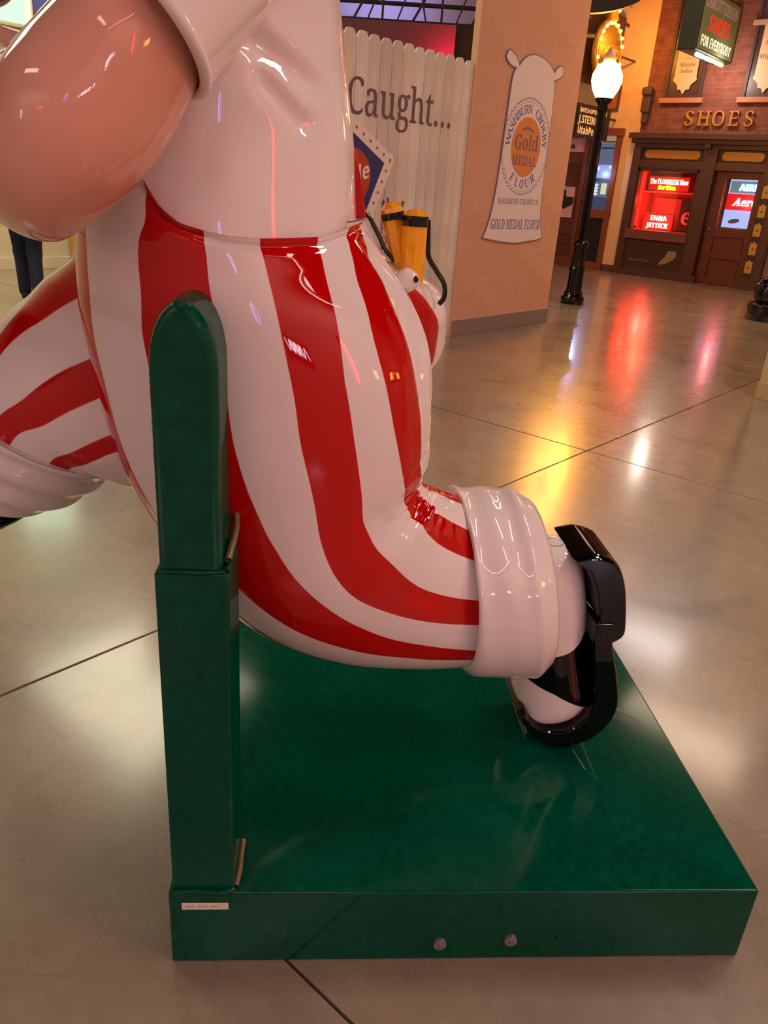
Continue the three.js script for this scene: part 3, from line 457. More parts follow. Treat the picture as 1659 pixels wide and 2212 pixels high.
  const g = new THREE.ExtrudeGeometry(sh, { depth: 0.012, bevelEnabled: false, curveSegments: 14 }); { const p = g.attributes.position, u = g.attributes.uv; for (let i = 0; i < p.count; i++) u.setXY(i, (p.getX(i) + W / 2) / W, (p.getY(i) + 0.03) / H); }
  g.rotateY(Math.PI / 2); part(s, 'sack_board', g, new THREE.MeshStandardMaterial({ map: tex, roughness: 0.7 }));
}
// ---------------------------------------------------------------- behind the fence: partitions, truss
{
  const along = (x0, z0, x1, z1, y0, y1, th) => { const l = Math.hypot(x1 - x0, z1 - z0), g = box(l, y1 - y0, th); g.rotateY(-Math.atan2(z1 - z0, x1 - x0)); g.translate((x0 + x1) / 2, (y0 + y1) / 2, (z0 + z1) / 2); return g; };
  struct('wall_partition_maroon', along(-10.4, -6.64, -7.137, -9.267, 0, 3.37, 0.1), std(0x5c3238, 0.85));
  struct('wall_partition_black', along(-7.6, -9.56, -6.2, -10.7, 0, 3.44, 0.1), std(0x0c0908, 0.9));
  const sp = thing('floor_spotlight', 'small pink floor spotlight behind the fence before the maroon partition', 'light', [-6.92, 2.8, -8.9]);
  part(sp, 'stand', new THREE.CylinderGeometry(0.02, 0.03, 2.75, 12).translate(0, -1.425, 0), blackIron);
  part(sp, 'lamp_body', new THREE.CylinderGeometry(0.09, 0.07, 0.16, 20).rotateX(Math.PI / 2), blackIron);
  part(sp, 'lens', new THREE.SphereGeometry(0.06, 16, 12).translate(-0.06, 0.06, -0.06), glow(0xff3a6a, 3));
  const pl = new THREE.PointLight(0xff3264, 2.6, 0, 2); pl.position.set(-6.98, 2.92, -8.98); pl.castShadow = true; scene.add(pl);
  const tr = thing('roof_truss', 'dark steel lattice truss hanging above the maroon partition', 'truss', [-8.0, 3.5, -9.6], Math.atan2(0.91, 1.13));
  const bar = (a, b, r = 0.018) => tube([a, [(a[0] + b[0]) / 2, (a[1] + b[1]) / 2, (a[2] + b[2]) / 2], b], r, 4, 6);
  const steel = std(0x2a2226, 0.7);
  part(tr, 'chord', bar([-2.6, 0.0, 0], [2.4, 0.0, 0], 0.035), steel); part(tr, 'chord', bar([-2.6, 0.62, 0], [2.4, 0.62, 0], 0.035), steel); part(tr, 'chord', bar([-2.6, 0.3, -0.45], [2.4, 0.3, -0.45], 0.03), steel);
  for (let i = 0; i < 12; i++) { const x = -2.6 + i * 0.41; part(tr, 'web_bar', bar([x, 0, 0], [x + (i % 2 ? -0.0 : 0.36), 0.62, 0]), steel); part(tr, 'web_bar', bar([x + 0.2, 0, 0], [x + (i % 3 ? 0.42 : 0.05), 0.62, -0.2], 0.012), steel); }
  // daylit lavender upper wall behind it
  struct('wall_far_panel', bx(-11.18, -11.14, 3.6, 5.5, -16, -8.5), lavender);
  const ul = thing('wall_wash_light', 'bluish strip light washing the upper wall behind the truss', 'light', [-9.7, 4.9, -12.0]);
  part(ul, 'housing', rbox(0.1, 0.08, 2.4, 0.06, 0, 0), std(0x333333, 0.6)); part(ul, 'tube', box(0.01, 0.06, 2.3, 0.0, 0, 0), glow(0xc9ccff, 2));
  areaLight(0xb8bcff, 22, 2.3, 0.2, [-9.76, 4.9, -12.0], [-11.2, 4.6, -12.0]);
}
// far wall with the shops
{
  const brickTex = dataTex(512, (u, v) => { const row = Math.floor(v * 16), off = row % 2 ? 0.5 : 0, fx = (u * 6 + off) % 1, fy = (v * 16) % 1, j = fx < 0.04 || fy < 0.1; const n = tileNoise(u, v, 9, 71) * 0.5 + tileNoise(u, v, 40, 72) * 0.3 + noise.noise(Math.floor(u * 6 + off) * 3.7, row * 2.3, 9) * 0.35; const k = 1 + n * 0.45; return j ? [clamp(116 * k), clamp(82 * k), clamp(72 * k)] : [clamp(116 * k), clamp(64 * k), clamp(54 * k)]; }, true);
  const brickMat = new THREE.MeshStandardMaterial({ map: brickTex, roughness: 0.85 });
  const Z = -16.15;
  struct('wall_back_plaster', bx(-11.2, -7.6, 0, CEIL, Z - 0.25, Z), plasterAmber);
  const bw = planarUV(bx(-7.6, -3.0, 2.66, CEIL, Z - 0.25, Z), 1.35, 'x', 'y'); struct('wall_back_brick', bw, brickMat);
  struct('wall_back_end', bx(-3.0, 5.5, 0, CEIL, Z - 0.25, Z), wallWarm);
  struct('wall_back_deep', bx(-7.7, -2.9, 0, 2.7, Z - 1.0, Z - 0.9), std(0xb49a88, 0.9));
  struct('baseboard_back', bx(-11.2, -8.5, 0, 0.14, Z, Z + 0.02), std(0x5a3420, 0.7));
  struct('baseboard_shop', bx(-7.93, -7.6, 0, 0.14, Z, Z + 0.02), std(0x5a3420, 0.7));
}
// ---------------------------------------------------------------- shoe shop front
const wood = std(0x4a2a22, 0.5), woodDark = std(0x30201c, 0.55), woodRed = std(0x5c2a1c, 0.45), gilt = std(0xb07a32, 0.5, { metalness: 0.2 });
const paneGlass = new THREE.MeshPhysicalMaterial({ color: 0xffffff, roughness: 0.03, transmission: 1, thickness: 0, ior: 1.45 });
const flatTex = (w, h, draw, o = {}) => { const t = canvas(w, h, draw); return new THREE.MeshStandardMaterial({ map: t, roughness: 0.6, ...o }); };
const glowTex = (w, h, draw, k) => { const t = canvas(w, h, draw); return new THREE.MeshStandardMaterial({ color: 0x000000, emissive: 0xffffff, emissiveMap: t, emissiveIntensity: k, roughness: 0.5 }); };
const plane = (w, h, x, y, z) => new THREE.PlaneGeometry(w, h).translate(x, y, z);
{
  const Z = -16.15, X0 = -7.6;
  const s = thing('shoe_shop_front', 'dark brown panelled shop front below the gilt SHOES letters', 'shop front', [X0, 0, Z]);
  const L = (a, b, y0, y1, z0, z1, r = 0.006) => bx(a - X0, b - X0, y0, y1, z0, z1, r);
  part(s, 'cornice', merge([L(-7.72, -3.1, 2.58, 2.68, -0.1, 0.2), L(-7.68, -3.1, 2.5, 2.58, -0.1, 0.13)]), wood);
  for (const x of [-6.12, -4.9]) part(s, 'cornice_block', L(x - 0.06, x + 0.06, 2.42, 2.52, 0.05, 0.16), woodDark);
  part(s, 'frieze', L(-7.62, -3.1, 2.42, 2.5, -0.1, 0.06), wood);
  part(s, 'transom_rail', L(-7.62, -3.1, 2.06, 2.2, -0.1, 0.05), wood);
  part(s, 'pilaster', L(-7.62, -7.46, 0, 2.44, -0.1, 0.08), wood); part(s, 'pilaster', L(-6.2, -5.93, 0, 2.44, -0.1, 0.08), wood); part(s, 'pilaster', L(-5.02, -4.66, 0, 2.44, -0.1, 0.07), wood);
  for (const [a, b, n] of [[-7.46, -6.2, 'a'], [-5.93, -5.02, 'b']]) {
    const p = part(s, 'transom_panel', L(a, b, 2.2, 2.42, -0.1, 0.01), woodDark);
    const w = b - a - 0.14, h = 0.15, o = new THREE.Shape(); o.moveTo(-w / 2 + h / 2, -h / 2); o.lineTo(w / 2 - h / 2, -h / 2); o.absarc(w / 2 - h / 2, 0, h / 2, -Math.PI / 2, Math.PI / 2); o.lineTo(-w / 2 + h / 2, h / 2); o.absarc(-w / 2 + h / 2, 0, h / 2, Math.PI / 2, Math.PI * 1.5);
    part(p, 'gilt_oval', new THREE.ExtrudeGeometry(o, { depth: 0.012, bevelEnabled: false }).translate((a + b) / 2 - X0, 2.31, 0.01), gilt, 'worn gilt oval panel');
  }
  // display window
  part(s, 'window_frame', merge([L(-7.46, -7.41, 0.9, 2.06, -0.06, 0.05), L(-6.25, -6.2, 0.9, 2.06, -0.06, 0.05), L(-7.46, -6.2, 2.0, 2.06, -0.06, 0.05)]), woodDark);
  const win = part(s, 'window_pane', L(-7.41, -6.25, 0.9, 2.0, -0.01, -0.005, 0), paneGlass);
  part(s, 'sill', L(-7.5, -6.18, 0.72, 0.9, -0.1, 0.12), std(0x6a3c34, 0.5));
  const lp = part(s, 'stall_riser', L(-7.46, -6.2, 0.1, 0.72, -0.1, 0.02), wood);
  part(lp, 'riser_board', plane(1.16, 0.42, -6.83 - X0, 0.42, 0.028), flatTex(1024, 372, (c, w, h) => { c.fillStyle = '#3a2019'; c.fillRect(0, 0, w, h); c.fillStyle = '#8f7455'; c.font = '60px sans-serif'; c.fillText('about the foot', 60, 300, 440); c.beginPath(); c.moveTo(640, 330); c.quadraticCurveTo(660, 250, 740, 190); c.lineTo(780, 80); c.lineTo(930, 70); c.lineTo(940, 170); c.quadraticCurveTo(860, 260, 760, 300); c.closePath(); c.fill(); }), 'dark board with small lettering and a boot');
  part(s, 'plinth', merge([L(-7.64, -5.86, 0, 0.12, -0.1, 0.1), L(-5.05, -4.6, 0, 0.12, -0.1, 0.1)]), wood);
  // lit display box
  const redWall = std(0xb0443c, 0.8);
  part(s, 'display_box', merge([L(-7.44, -6.22, 0.86, 0.9, -0.85, -0.1, 0), L(-7.44, -6.22, 2.02, 2.06, -0.85, -0.1, 0), L(-7.46, -7.42, 0.86, 2.06, -0.85, -0.1, 0), L(-6.24, -6.2, 0.86, 2.06, -0.85, -0.1, 0), L(-7.44, -6.22, 0.86, 2.06, -0.88, -0.84, 0)]), redWall);
  part(s, 'display_shelf', L(-7.42, -6.24, 1.615, 1.64, -0.7, -0.12), std(0xc87068, 0.5));
  // door
  const d = part(s, 'shop_door', merge([L(-5.9, -5.72, 0.02, 2.06, -0.12, -0.05), L(-5.13, -5.03, 0.02, 2.06, -0.12, -0.05), L(-5.72, -5.13, 1.93, 2.06, -0.12, -0.05), L(-5.72, -5.13, 0.9, 1.06, -0.12, -0.05), L(-5.72, -5.13, 0.02, 0.14, -0.12, -0.05), L(-5.72, -5.13, 0.5, 0.6, -0.12, -0.05)]), woodRed, 'panelled wooden door with a lit window');
  part(d, 'door_pane', L(-5.72, -5.13, 1.06, 1.93, -0.09, -0.085, 0), paneGlass);
  part(d, 'door_panel', L(-5.7, -5.15, 0.6, 0.9, -0.11, -0.075), woodRed); part(d, 'door_panel', L(-5.7, -5.15, 0.14, 0.5, -0.11, -0.075), woodRed);
  part(d, 'door_knob', new THREE.SphereGeometry(0.03, 16, 12).translate(-5.82 - X0, 1.02, -0.02), std(0xb09050, 0.3, { metalness: 0.8 }));
  // decorated strip beside the door
  part(s, 'painted_strip', plane(0.17, 1.65, -4.9 - X0, 1.05, 0.073), flatTex(128, 1240, (c, w, h) => { c.fillStyle = '#2a1a1c'; c.fillRect(0, 0, w, h); c.fillStyle = '#b08a34'; for (let k = 0; k < 5; k++) { const y = k * h / 5; c.fillRect(14, y + 30, w - 28, h / 5 - 90); c.beginPath(); c.moveTo(w / 2, y + 4); c.lineTo(w - 14, y + 60); c.lineTo(14, y + 60); c.fill(); c.fillStyle = '#8a2a2a'; c.beginPath(); c.arc(w / 2, y + 110, 16, 0, 7); c.fill(); c.fillStyle = '#b08a34'; } }), 'dark strip with gilt ornaments');

  // neon signs standing in the window, each its own thing
  const neon = (name, label, w, h, pos, draw, k, pw, ph, col, pint) => {
    const t = thing(name, label, 'neon sign', pos);
    part(t, 'backing', rbox(w, h, 0.03, 0, 0, -0.02, 0.004), std(0x5a0c08, 0.5));
    part(t, 'neon_lettering', plane(w * 0.98, h * 0.96, 0, 0, 0.0), glowTex(pw, ph, draw, k));
    if (pint) { const l = new THREE.PointLight(col, pint, 0, 2); l.position.set(pos[0], pos[1], pos[2] + 0.12); l.castShadow = true; scene.add(l); }
    return t;
  };
  const tubeText = (c, t, x, y, mw, core, halo, size) => { c.font = size; c.textAlign = 'center'; c.textBaseline = 'middle'; c.lineJoin = 'round'; c.strokeStyle = halo; c.lineWidth = 26; c.strokeText(t, x, y, mw); c.fillStyle = core; c.strokeStyle = core; c.lineWidth = 8; c.strokeText(t, x, y, mw); c.fillText(t, x, y, mw); };
  neon('neon_sign', 'red glowing neon shop sign with a green line on the upper window shelf', 0.86, 0.27, [-6.92, 1.79, Z - 0.3], (c, w, h) => { c.fillStyle = '#8a0804'; c.fillRect(0, 0, w, h); tubeText(c, 'The FLORSHEIM Shoe', w / 2, h * 0.36, w * 0.94, '#ffd8c0', '#ff2818', 'bold 150px serif'); tubeText(c, 'for Men', w * 0.47, h * 0.78, w * 0.5, '#a8ff30', '#40c800', 'bold 110px serif'); }, 2.4, 1024, 320, 0xff2a18, 1.6);
  neon('neon_sign', 'white glowing ENNA JETTICK neon on a red board at the window bottom', 0.64, 0.32, [-6.98, 1.07, Z - 0.25], (c, w, h) => { c.fillStyle = '#9c0a06'; c.fillRect(0, 0, w, h); tubeText(c, 'ENNA', w * 0.5, h * 0.28, w * 0.72, '#fff4e4', '#ff5038', 'bold 210px sans-serif'); tubeText(c, 'JETTICK', w * 0.5, h * 0.74, w * 0.92, '#fff4e4', '#ff5038', 'bold 200px sans-serif'); }, 2.4, 1024, 512, 0xff2a18, 1.6);
  // red edge tubes of the window
  const tb = thing('neon_border_tube', 'red neon tube running up the side of the shop window', 'neon tube', [-7.38, 0.92, Z - 0.1]);
  part(tb, 'glass_tube', new THREE.CylinderGeometry(0.014, 0.014, 1.06, 12).translate(0, 0.53, 0), glow(0xff2010, 3)); part(tb, 'electrode', new THREE.CylinderGeometry(0.02, 0.02, 0.05, 12).translate(0, 0.02, 0), blackIron);
  { const l = new THREE.PointLight(0xff2010, 1.5, 0, 2); l.position.set(-7.28, 1.45, Z - 0.16); l.castShadow = true; scene.add(l); }
  const le = thing('letter_board', 'dark board with a big pink letter e in the shop window', 'sign', [-6.42, 0.92, Z - 0.3]);
  part(le, 'board', rbox(0.32, 0.62, 0.03, 0, 0.31, 0), std(0x2a1414, 0.5)); part(le, 'letter', plane(0.3, 0.4, 0, 0.27, 0.018), flatTex(300, 400, (c, w, h) => { c.fillStyle = '#2a1414'; c.fillRect(0, 0, w, h); c.fillStyle = '#d87070'; c.font = 'bold 420px serif'; c.textAlign = 'center'; c.fillText('e', w / 2, h * 0.84, w); }));
  const wc = thing('display_card', 'small mauve card leaning in the shop window behind the letters', 'card', [-6.9, 0.92, Z - 0.6]); part(wc, 'card', rbox(0.7, 0.6, 0.02, 0, 0.3, 0), std(0xa85068, 0.7)); part(wc, 'foot', rbox(0.5, 0.02, 0.1, 0, 0.01, 0.05), std(0x803040, 0.7));
  // interior behind the door glass
  const di = thing('interior_sign', 'red and white lit neon cabinet seen through the shop door', 'neon sign', [-5.42, 1.06, Z - 0.5]);
  part(di, 'cabinet', rbox(0.74, 0.9, 0.06, 0, 0.45, -0.05), std(0xbfc6e0, 0.6));
  part(di, 'neon_face', plane(0.72, 0.88, 0, 0.45, -0.015), glowTex(590, 720, (c, w, h) => { c.fillStyle = '#8c98c8'; c.fillRect(0, 0, w, h); c.fillStyle = '#54606a'; c.fillRect(20, 30, w - 40, 170); c.fillStyle = '#c01014'; c.fillRect(0, 215, w, 240); tubeText(c, 'AERIO', w * 0.58, 120, w * 0.7, '#e8ffff', '#60d8e0', 'bold 120px sans-serif'); tubeText(c, 'Aeros', w * 0.55, 335, w * 0.8, '#fff0f0', '#ff4040', 'italic bold 150px serif'); c.fillStyle = '#3a2c30'; c.beginPath(); c.ellipse(180, 620, 90, 34, -0.2, 0, 7); c.fill(); }, 1.5));
  { const l = new THREE.PointLight(0xff5a5a, 1.0, 0, 2); l.position.set(-5.42, 1.5, Z - 0.3); l.castShadow = true; scene.add(l); }
  // gilt letters
  for (const [i, ch] of [...'SHOES'].entries()) {
    const m = await letterMesh(ch); m.computeBoundingBox(); m.translate(-(m.boundingBox.min.x + m.boundingBox.max.x) / 2, 0, 0); const t = thing('gilt_letter', `gilt raised letter ${ch} ${['beside the corbel', 'second in the word SHOES', 'middle one in the word SHOES', 'fourth in the word SHOES', 'last in the word SHOES'][i]}`, 'letter', [-6.625 + i * 0.278, 2.82, Z + 0.01]);
    part(t, 'letter_face', m, gilt);
  }
  // upper windows with banner boards
  for (const [i, x] of [-6.86, -5.38].entries()) {
    const w = struct(`window_${i + 1}`, bx(x - 0.33, x + 0.33, 3.28, 5.1, Z - 0.02, Z + 0.015), std(0x3a1c22, 0.4));
    const fr = part(w, 'window_frame', merge([bx(x - 0.36, x - 0.31, 3.26, 5.12, Z, Z + 0.04), bx(x + 0.31, x + 0.36, 3.26, 5.12, Z, Z + 0.04)]), std(0x3c2c34, 0.6)); part(w, 'window_sill', bx(x - 0.42, x + 0.42, 3.2, 3.29, Z, Z + 0.1, 0.01), std(0xa87058, 0.8));
    if (i) part(w, 'window_arch', bx(x - 0.42, x + 0.42, 4.42, 4.5, Z, Z + 0.08, 0.01), std(0xa88a70, 0.8));
    const b = thing('banner_board', i ? 'cream notched banner board hung in the upper window past the green sign' : 'cream notched banner board hung in the upper window under the green sign', 'sign', [x, 3.35, Z + 0.03]);
    const sh = new THREE.Shape(); [[-0.23, 0.24], [-0.13, 0.16], [-0.11, 0.08], [-0.05, 0.08], [0, 0], [0.05, 0.08], [0.11, 0.08], [0.13, 0.16], [0.23, 0.24], [0.21, 0.3], [0.21, 1.15], [-0.21, 1.15], [-0.21, 0.3]].forEach((p, k) => k ? sh.lineTo(...p) : sh.moveTo(...p));
    const g = new THREE.ExtrudeGeometry(sh, { depth: 0.015, bevelEnabled: false }); { const p = g.attributes.position, u = g.attributes.uv; for (let k = 0; k < p.count; k++) u.setXY(k, p.getX(k) / 0.5 + 0.5, p.getY(k) / 1.2); }
    part(b, 'board', g, flatTex(400, 960, (c, W, H) => { c.fillStyle = '#c8aa90'; c.fillRect(0, 0, W, H); c.fillStyle = '#6a4430'; c.font = 'bold 74px serif'; c.textAlign = 'center'; const t = i ? ['Shoes', '&', 'Slippers'] : ['Ladies', 'Calf', '—', 'Misses', 'Soles']; t.forEach((q, k) => c.fillText(q, W / 2, (i ? 350 : 330) + k * 86)); }));
  }
  // carved corbel
  const cb = thing('corbel', 'dark carved wooden corbel at the brick corner of the shoe shop', 'corbel', [-7.52, 2.78, Z]);
  part(cb, 'scroll', merge([rbox(0.2, 0.16, 0.2, 0, 0.62, 0.1, 0.05), rbox(0.17, 0.3, 0.15, 0, 0.4, 0.075, 0.03), rbox(0.12, 0.22, 0.1, 0, 0.18, 0.05, 0.02), new THREE.ConeGeometry(0.05, 0.12, 12).rotateX(Math.PI).translate(0, 0.03, 0.05)]), std(0x4a3020, 0.6));
  // projecting green sign
  const eg = thing('hanging_shop_sign', 'green lit box sign reading SHOES FOR EVERYBODY projecting from the brick wall', 'sign', [-6.22, 4.27, -15.25]);
  part(eg, 'sign_case', rbox(0.33, 0.9, 1.7, 0, 0, 0, 0.02), std(0x1d2a22, 0.5));
  part(eg, 'sign_face', new THREE.PlaneGeometry(1.64, 0.84).rotateY(Math.PI / 2).translate(0.168, 0, 0), new THREE.MeshStandardMaterial({ color: 0xffffff, roughness: 0.5, map: canvas(1024, 524, drawEJ(false)), emissive: 0xffffff, emissiveMap: canvas(1024, 524, drawEJ(true)), emissiveIntensity: 1.2 }));
  part(eg, 'bracket', bx(-0.02, 0.02, 0.4, 0.44, -0.9, 0.2), blackIron); part(eg, 'bracket', bx(-0.02, 0.02, -0.3, -0.26, -0.9, -0.7), blackIron);
  for (const [k, z] of [-0.45, 0.0, 0.45].entries()) part(eg, 'under_lamp', new THREE.CylinderGeometry(0.035, 0.035, 0.32, 12).rotateX(Math.PI / 2).translate(0.1, -0.49, -z), glow(k ? 0xfff0b0 : 0xc8f0ff, 1.6));
  { const l = new THREE.PointLight(0xffe8d0, 3, 0, 2); l.position.set(-6.0, 3.6, -15.5); l.castShadow = true; scene.add(l); }
}
function drawEJ(lit) { return (c, w, h) => { c.fillStyle = lit ? '#000' : '#8a9c6c'; c.fillRect(0, 0, w, h); c.textAlign = 'center'; c.textBaseline = 'middle'; c.fillStyle = lit ? '#503c3c' : '#d8b8b8'; c.font = 'bold 150px serif'; c.fillText('ENDICOTT-JOHNSON', w / 2, 95, w * 0.9); c.fillStyle = lit ? '#d01408' : '#e02818'; c.font = 'bold 200px sans-serif'; c.fillText('SHOES', w / 2, 270, w * 0.78); c.fillStyle = lit ? '#fff0b8' : '#fff4d0'; c.font = 'bold 130px sans-serif'; c.fillText('FOR EVERYBODY', w / 2, 440, w * 0.86); }; }
async function letterMesh(ch) {
  const { FontLoader } = await import('three/addons/loaders/FontLoader.js'); const { TextGeometry } = await import('three/addons/geometries/TextGeometry.js');
  letterMesh.font ??= await new FontLoader().loadAsync('fonts/droid/droid_serif_regular.typeface.json');
  return new TextGeometry(ch, { font: letterMesh.font, size: 0.25, depth: 0.04, curveSegments: 6, bevelEnabled: true, bevelSize: 0.004, bevelThickness: 0.008, bevelSegments: 1 });
}
// ---------------------------------------------------------------- jeweller's front
{
  const Z = -16.15;
  const s = thing('jeweller_shop_door', 'brown framed shop door with a lit upper pane in the amber wall', 'door', [-8.44, 0, Z]);
  const L = (a, b, y0, y1, z0, z1, r = 0.006) => bx(a + 8.44, b + 8.44, y0, y1, z0, z1, r);
  part(s, 'door_frame', merge([L(-8.6, -8.42, 0, 2.74, 0.0, 0.06), L(-8.05, -7.93, 0, 2.74, 0.0, 0.06), L(-8.62, -7.9, 2.62, 2.76, 0.0, 0.09), L(-8.6, -7.93, 1.04, 1.22, 0.0, 0.05), L(-8.6, -7.93, 0, 0.16, 0.0, 0.05)]), std(0x7a3a1c, 0.5));
  part(s, 'kick_panel', L(-8.42, -8.05, 0.16, 1.04, 0.0, 0.02), std(0x120a0a, 0.4), 'nearly black lower panel');
  part(s, 'lit_pane', plane(0.37, 1.4, 0.205, 1.92, 0.015), glowTex(380, 1440, (c, w, h) => { c.fillStyle = '#58627e'; c.fillRect(0, 0, w, h); c.fillStyle = '#a08468'; c.fillRect(0, 0, w, 140); c.fillStyle = '#2a2228'; c.fillRect(60, 100, 300, 26); c.fillRect(60, 220, 300, 30); c.fillStyle = '#90a8f0'; c.fillRect(0, 560, w, 260); c.fillStyle = '#e8f4ff'; c.beginPath(); c.arc(60, 640, 40, 0, 7); c.arc(340, 600, 34, 0, 7); c.fill(); c.fillStyle = '#2c3450'; c.fillRect(0, 830, w, 60); c.fillStyle = '#d8ecff'; for (let k = 0; k < 4; k++) { c.beginPath(); c.ellipse(70, 960 + k * 60, 60, 28, 0, 0, 7); c.fill(); } c.fillStyle = '#e0d8a8'; c.fillRect(190, 920, 130, 220); c.fillStyle = '#38405a'; c.fillRect(0, 1200, w, 240); }, 0.8), 'bluish lit display behind the pane');
  { const l = new THREE.PointLight(0xa8bcff, 0.8, 0, 2); l.position.set(-8.25, 1.9, Z + 0.18); l.castShadow = true; scene.add(l); }
  const w = thing('jeweller_shop_window', 'brown boarded shop window bay with a pink notice beside the jeweller door', 'shop window', [-9.7, 0, Z]);
  part(w, 'bay_frame', merge([bx(-0.9, 1.07, 2.6, 2.76, 0, 0.1), bx(0.98, 1.07, 0, 2.6, 0, 0.07), bx(-0.9, 1.07, 0, 0.2, 0, 0.08)]), std(0x6a3420, 0.5));
  for (let k = 0; k < 9; k++) part(w, 'board', bx(-0.9, 0.98, 0.2 + k * 0.236, 0.43 + k * 0.236, 0, 0.03, 0.004), [std(0x5a2a1c, 0.55), std(0x50261a, 0.55), std(0x643020, 0.55)][k % 3]);
  const nt = thing('notice', 'pink and white notice pinned on the brown boards', 'sign', [-8.95, 2.3, Z + 0.035]); part(nt, 'sheet', rbox(0.46, 0.26, 0.012, 0, 0.13, 0.006, 0.003), std(0xd8a0a0, 0.7)); part(nt, 'print', plane(0.1, 0.08, -0.06, 0.1, 0.0135), std(0x5a4048, 0.7));
  const pq = thing('silhouette_plaque', 'pale rounded plaque with a dark lamp silhouette on the brown boards', 'sign', [-9.02, 1.0, Z + 0.035]); part(pq, 'plate', rbox(0.42, 0.62, 0.014, 0, 0.31, 0.007, 0.006), std(0xd4a09c, 0.7));
  const sil = new THREE.Shape(); [[-0.16, 0.2], [0.0, 0.17], [0.2, 0.27], [0.2, 0.42], [0.02, 0.42], [0.0, 0.55], [-0.06, 0.56], [-0.06, 0.42], [-0.18, 0.38]].forEach((p, k) => k ? sil.lineTo(...p) : sil.moveTo(...p)); part(pq, 'silhouette', new THREE.ExtrudeGeometry(sil, { depth: 0.004, bevelEnabled: false }).translate(0, 0, 0.0145), std(0x241416, 0.6));
  // projecting signs (edge-on to the wall, faces towards +x)
  const bd = thing('black_sign_board', 'dark hanging board with gilt lettering behind the bulb-lit watch', 'sign', [-8.2, 4.03, -15.2]);
  part(bd, 'board', rbox(0.06, 1.24, 1.5, 0, 0, 0, 0.006), std(0x3c2616, 0.6));
  part(bd, 'lettering', new THREE.PlaneGeometry(1.44, 1.18).rotateY(Math.PI / 2).translate(0.032, 0, 0), flatTex(1024, 840, (c, w, h) => { c.fillStyle = '#4a2f1c'; c.fillRect(0, 0, w, h); c.fillStyle = '#9a7040'; c.font = 'bold 84px serif'; c.textAlign = 'center'; ['DUX', 'ON', '&', 'WATCH', 'CLOCK'].forEach((t, i) => c.fillText(t, w * 0.82, 230 + i * 110, 300)); }));
  part(bd, 'bracket', tube([[0, 0.62, 0.3], [0.0, 0.8, -0.2], [0, 0.84, -0.93]], 0.012, 20, 8), blackIron); part(bd, 'bracket', bx(-0.015, 0.015, 0.5, 0.54, -0.95, -0.7), blackIron);
  const stn = thing('lettered_sign', 'dark hanging sign reading STEINER and Utah Pearl beside the lamp post', 'sign', [-8.16, 2.78, -15.2]);
  part(stn, 'board', rbox(0.06, 0.56, 1.3, 0, 0, 0, 0.006), std(0x241a14, 0.6));
  part(stn, 'lettering', new THREE.PlaneGeometry(1.26, 0.53).rotateY(Math.PI / 2).translate(0.032, 0, 0), new THREE.MeshStandardMaterial({ roughness: 0.6, map: canvas(1024, 430, stein(false)), emissive: 0xffffff, emissiveMap: canvas(1024, 430, stein(true)), emissiveIntensity: 0.35 }));
  part(stn, 'bracket', bx(-0.015, 0.015, 0.1, 0.14, -0.94, -0.6), blackIron);
  const ch = thing('picture_frame', 'small framed reddish picture on the amber wall above the jeweller door', 'picture', [-8.36, 3.3, Z + 0.0]); part(ch, 'frame', rbox(0.46, 0.46, 0.04, 0, 0, 0.02, 0.008), std(0x5a3a1c, 0.5)); part(ch, 'picture', plane(0.36, 0.36, 0, 0, 0.0415), std(0xa0522a, 0.7));
  // pocket watch sign with bulbs
  const wt = thing('watch_sign', 'round pocket watch sign outlined with glowing amber bulbs and marked JEWELRY', 'sign', [-7.95, 3.93, -14.95]);
  const disc = new THREE.CylinderGeometry(0.43, 0.43, 0.1, 48).rotateZ(Math.PI / 2);
  part(wt, 'watch_face', disc, std(0x3a2a12, 0.5)); part(wt, 'rim', new THREE.TorusGeometry(0.46, 0.06, 12, 48).rotateY(Math.PI / 2), std(0xc88a20, 0.4, { metalness: 0.4 })); part(wt, 'crown', merge([new THREE.CylinderGeometry(0.09, 0.12, 0.2, 16).translate(0, 0.6, 0), new THREE.TorusGeometry(0.13, 0.03, 10, 24).rotateY(Math.PI / 2).translate(0, 0.8, 0)]), std(0xc88a20, 0.4, { metalness: 0.4 }));
  part(wt, 'name_band', new THREE.PlaneGeometry(0.84, 0.24).rotateY(Math.PI / 2).translate(0.055, 0, 0), flatTex(512, 146, (c, w, h) => { c.fillStyle = '#4a3414'; c.fillRect(0, 0, w, h); c.fillStyle = '#a07a34'; c.font = 'bold 112px serif'; c.textAlign = 'center'; c.textBaseline = 'middle'; c.fillText('JEWELRY', w / 2, h / 2, w * 0.96); }));
  const bulbG = new THREE.SphereGeometry(0.03, 12, 10), bulbM = glow(0xffc860, 6);
  for (let k = 0; k < 20; k++) { const a = k / 20 * 2 * Math.PI; if (Math.abs(Math.sin(a)) < 0.2) continue; const b = part(wt, 'bulb', bulbG, bulbM); b.position.set(0.07, 0.46 * Math.sin(a), 0.46 * Math.cos(a)); }
  for (const [y, z] of [[0.66, 0.09], [0.66, -0.09], [0.8, 0.13], [0.8, -0.13], [0.92, 0.0], [0.72, 0.0]]) { const b = part(wt, 'bulb', bulbG, bulbM); b.position.set(0.08, y, z); }
  part(wt, 'bracket', bx(-0.015, 0.015, -0.01, 0.02, -1.2, -0.4), blackIron);
  { const l = new THREE.PointLight(0xffa020, 6, 0, 2); l.position.set(-7.55, 4.1, -14.95); l.castShadow = true; scene.add(l); }
}
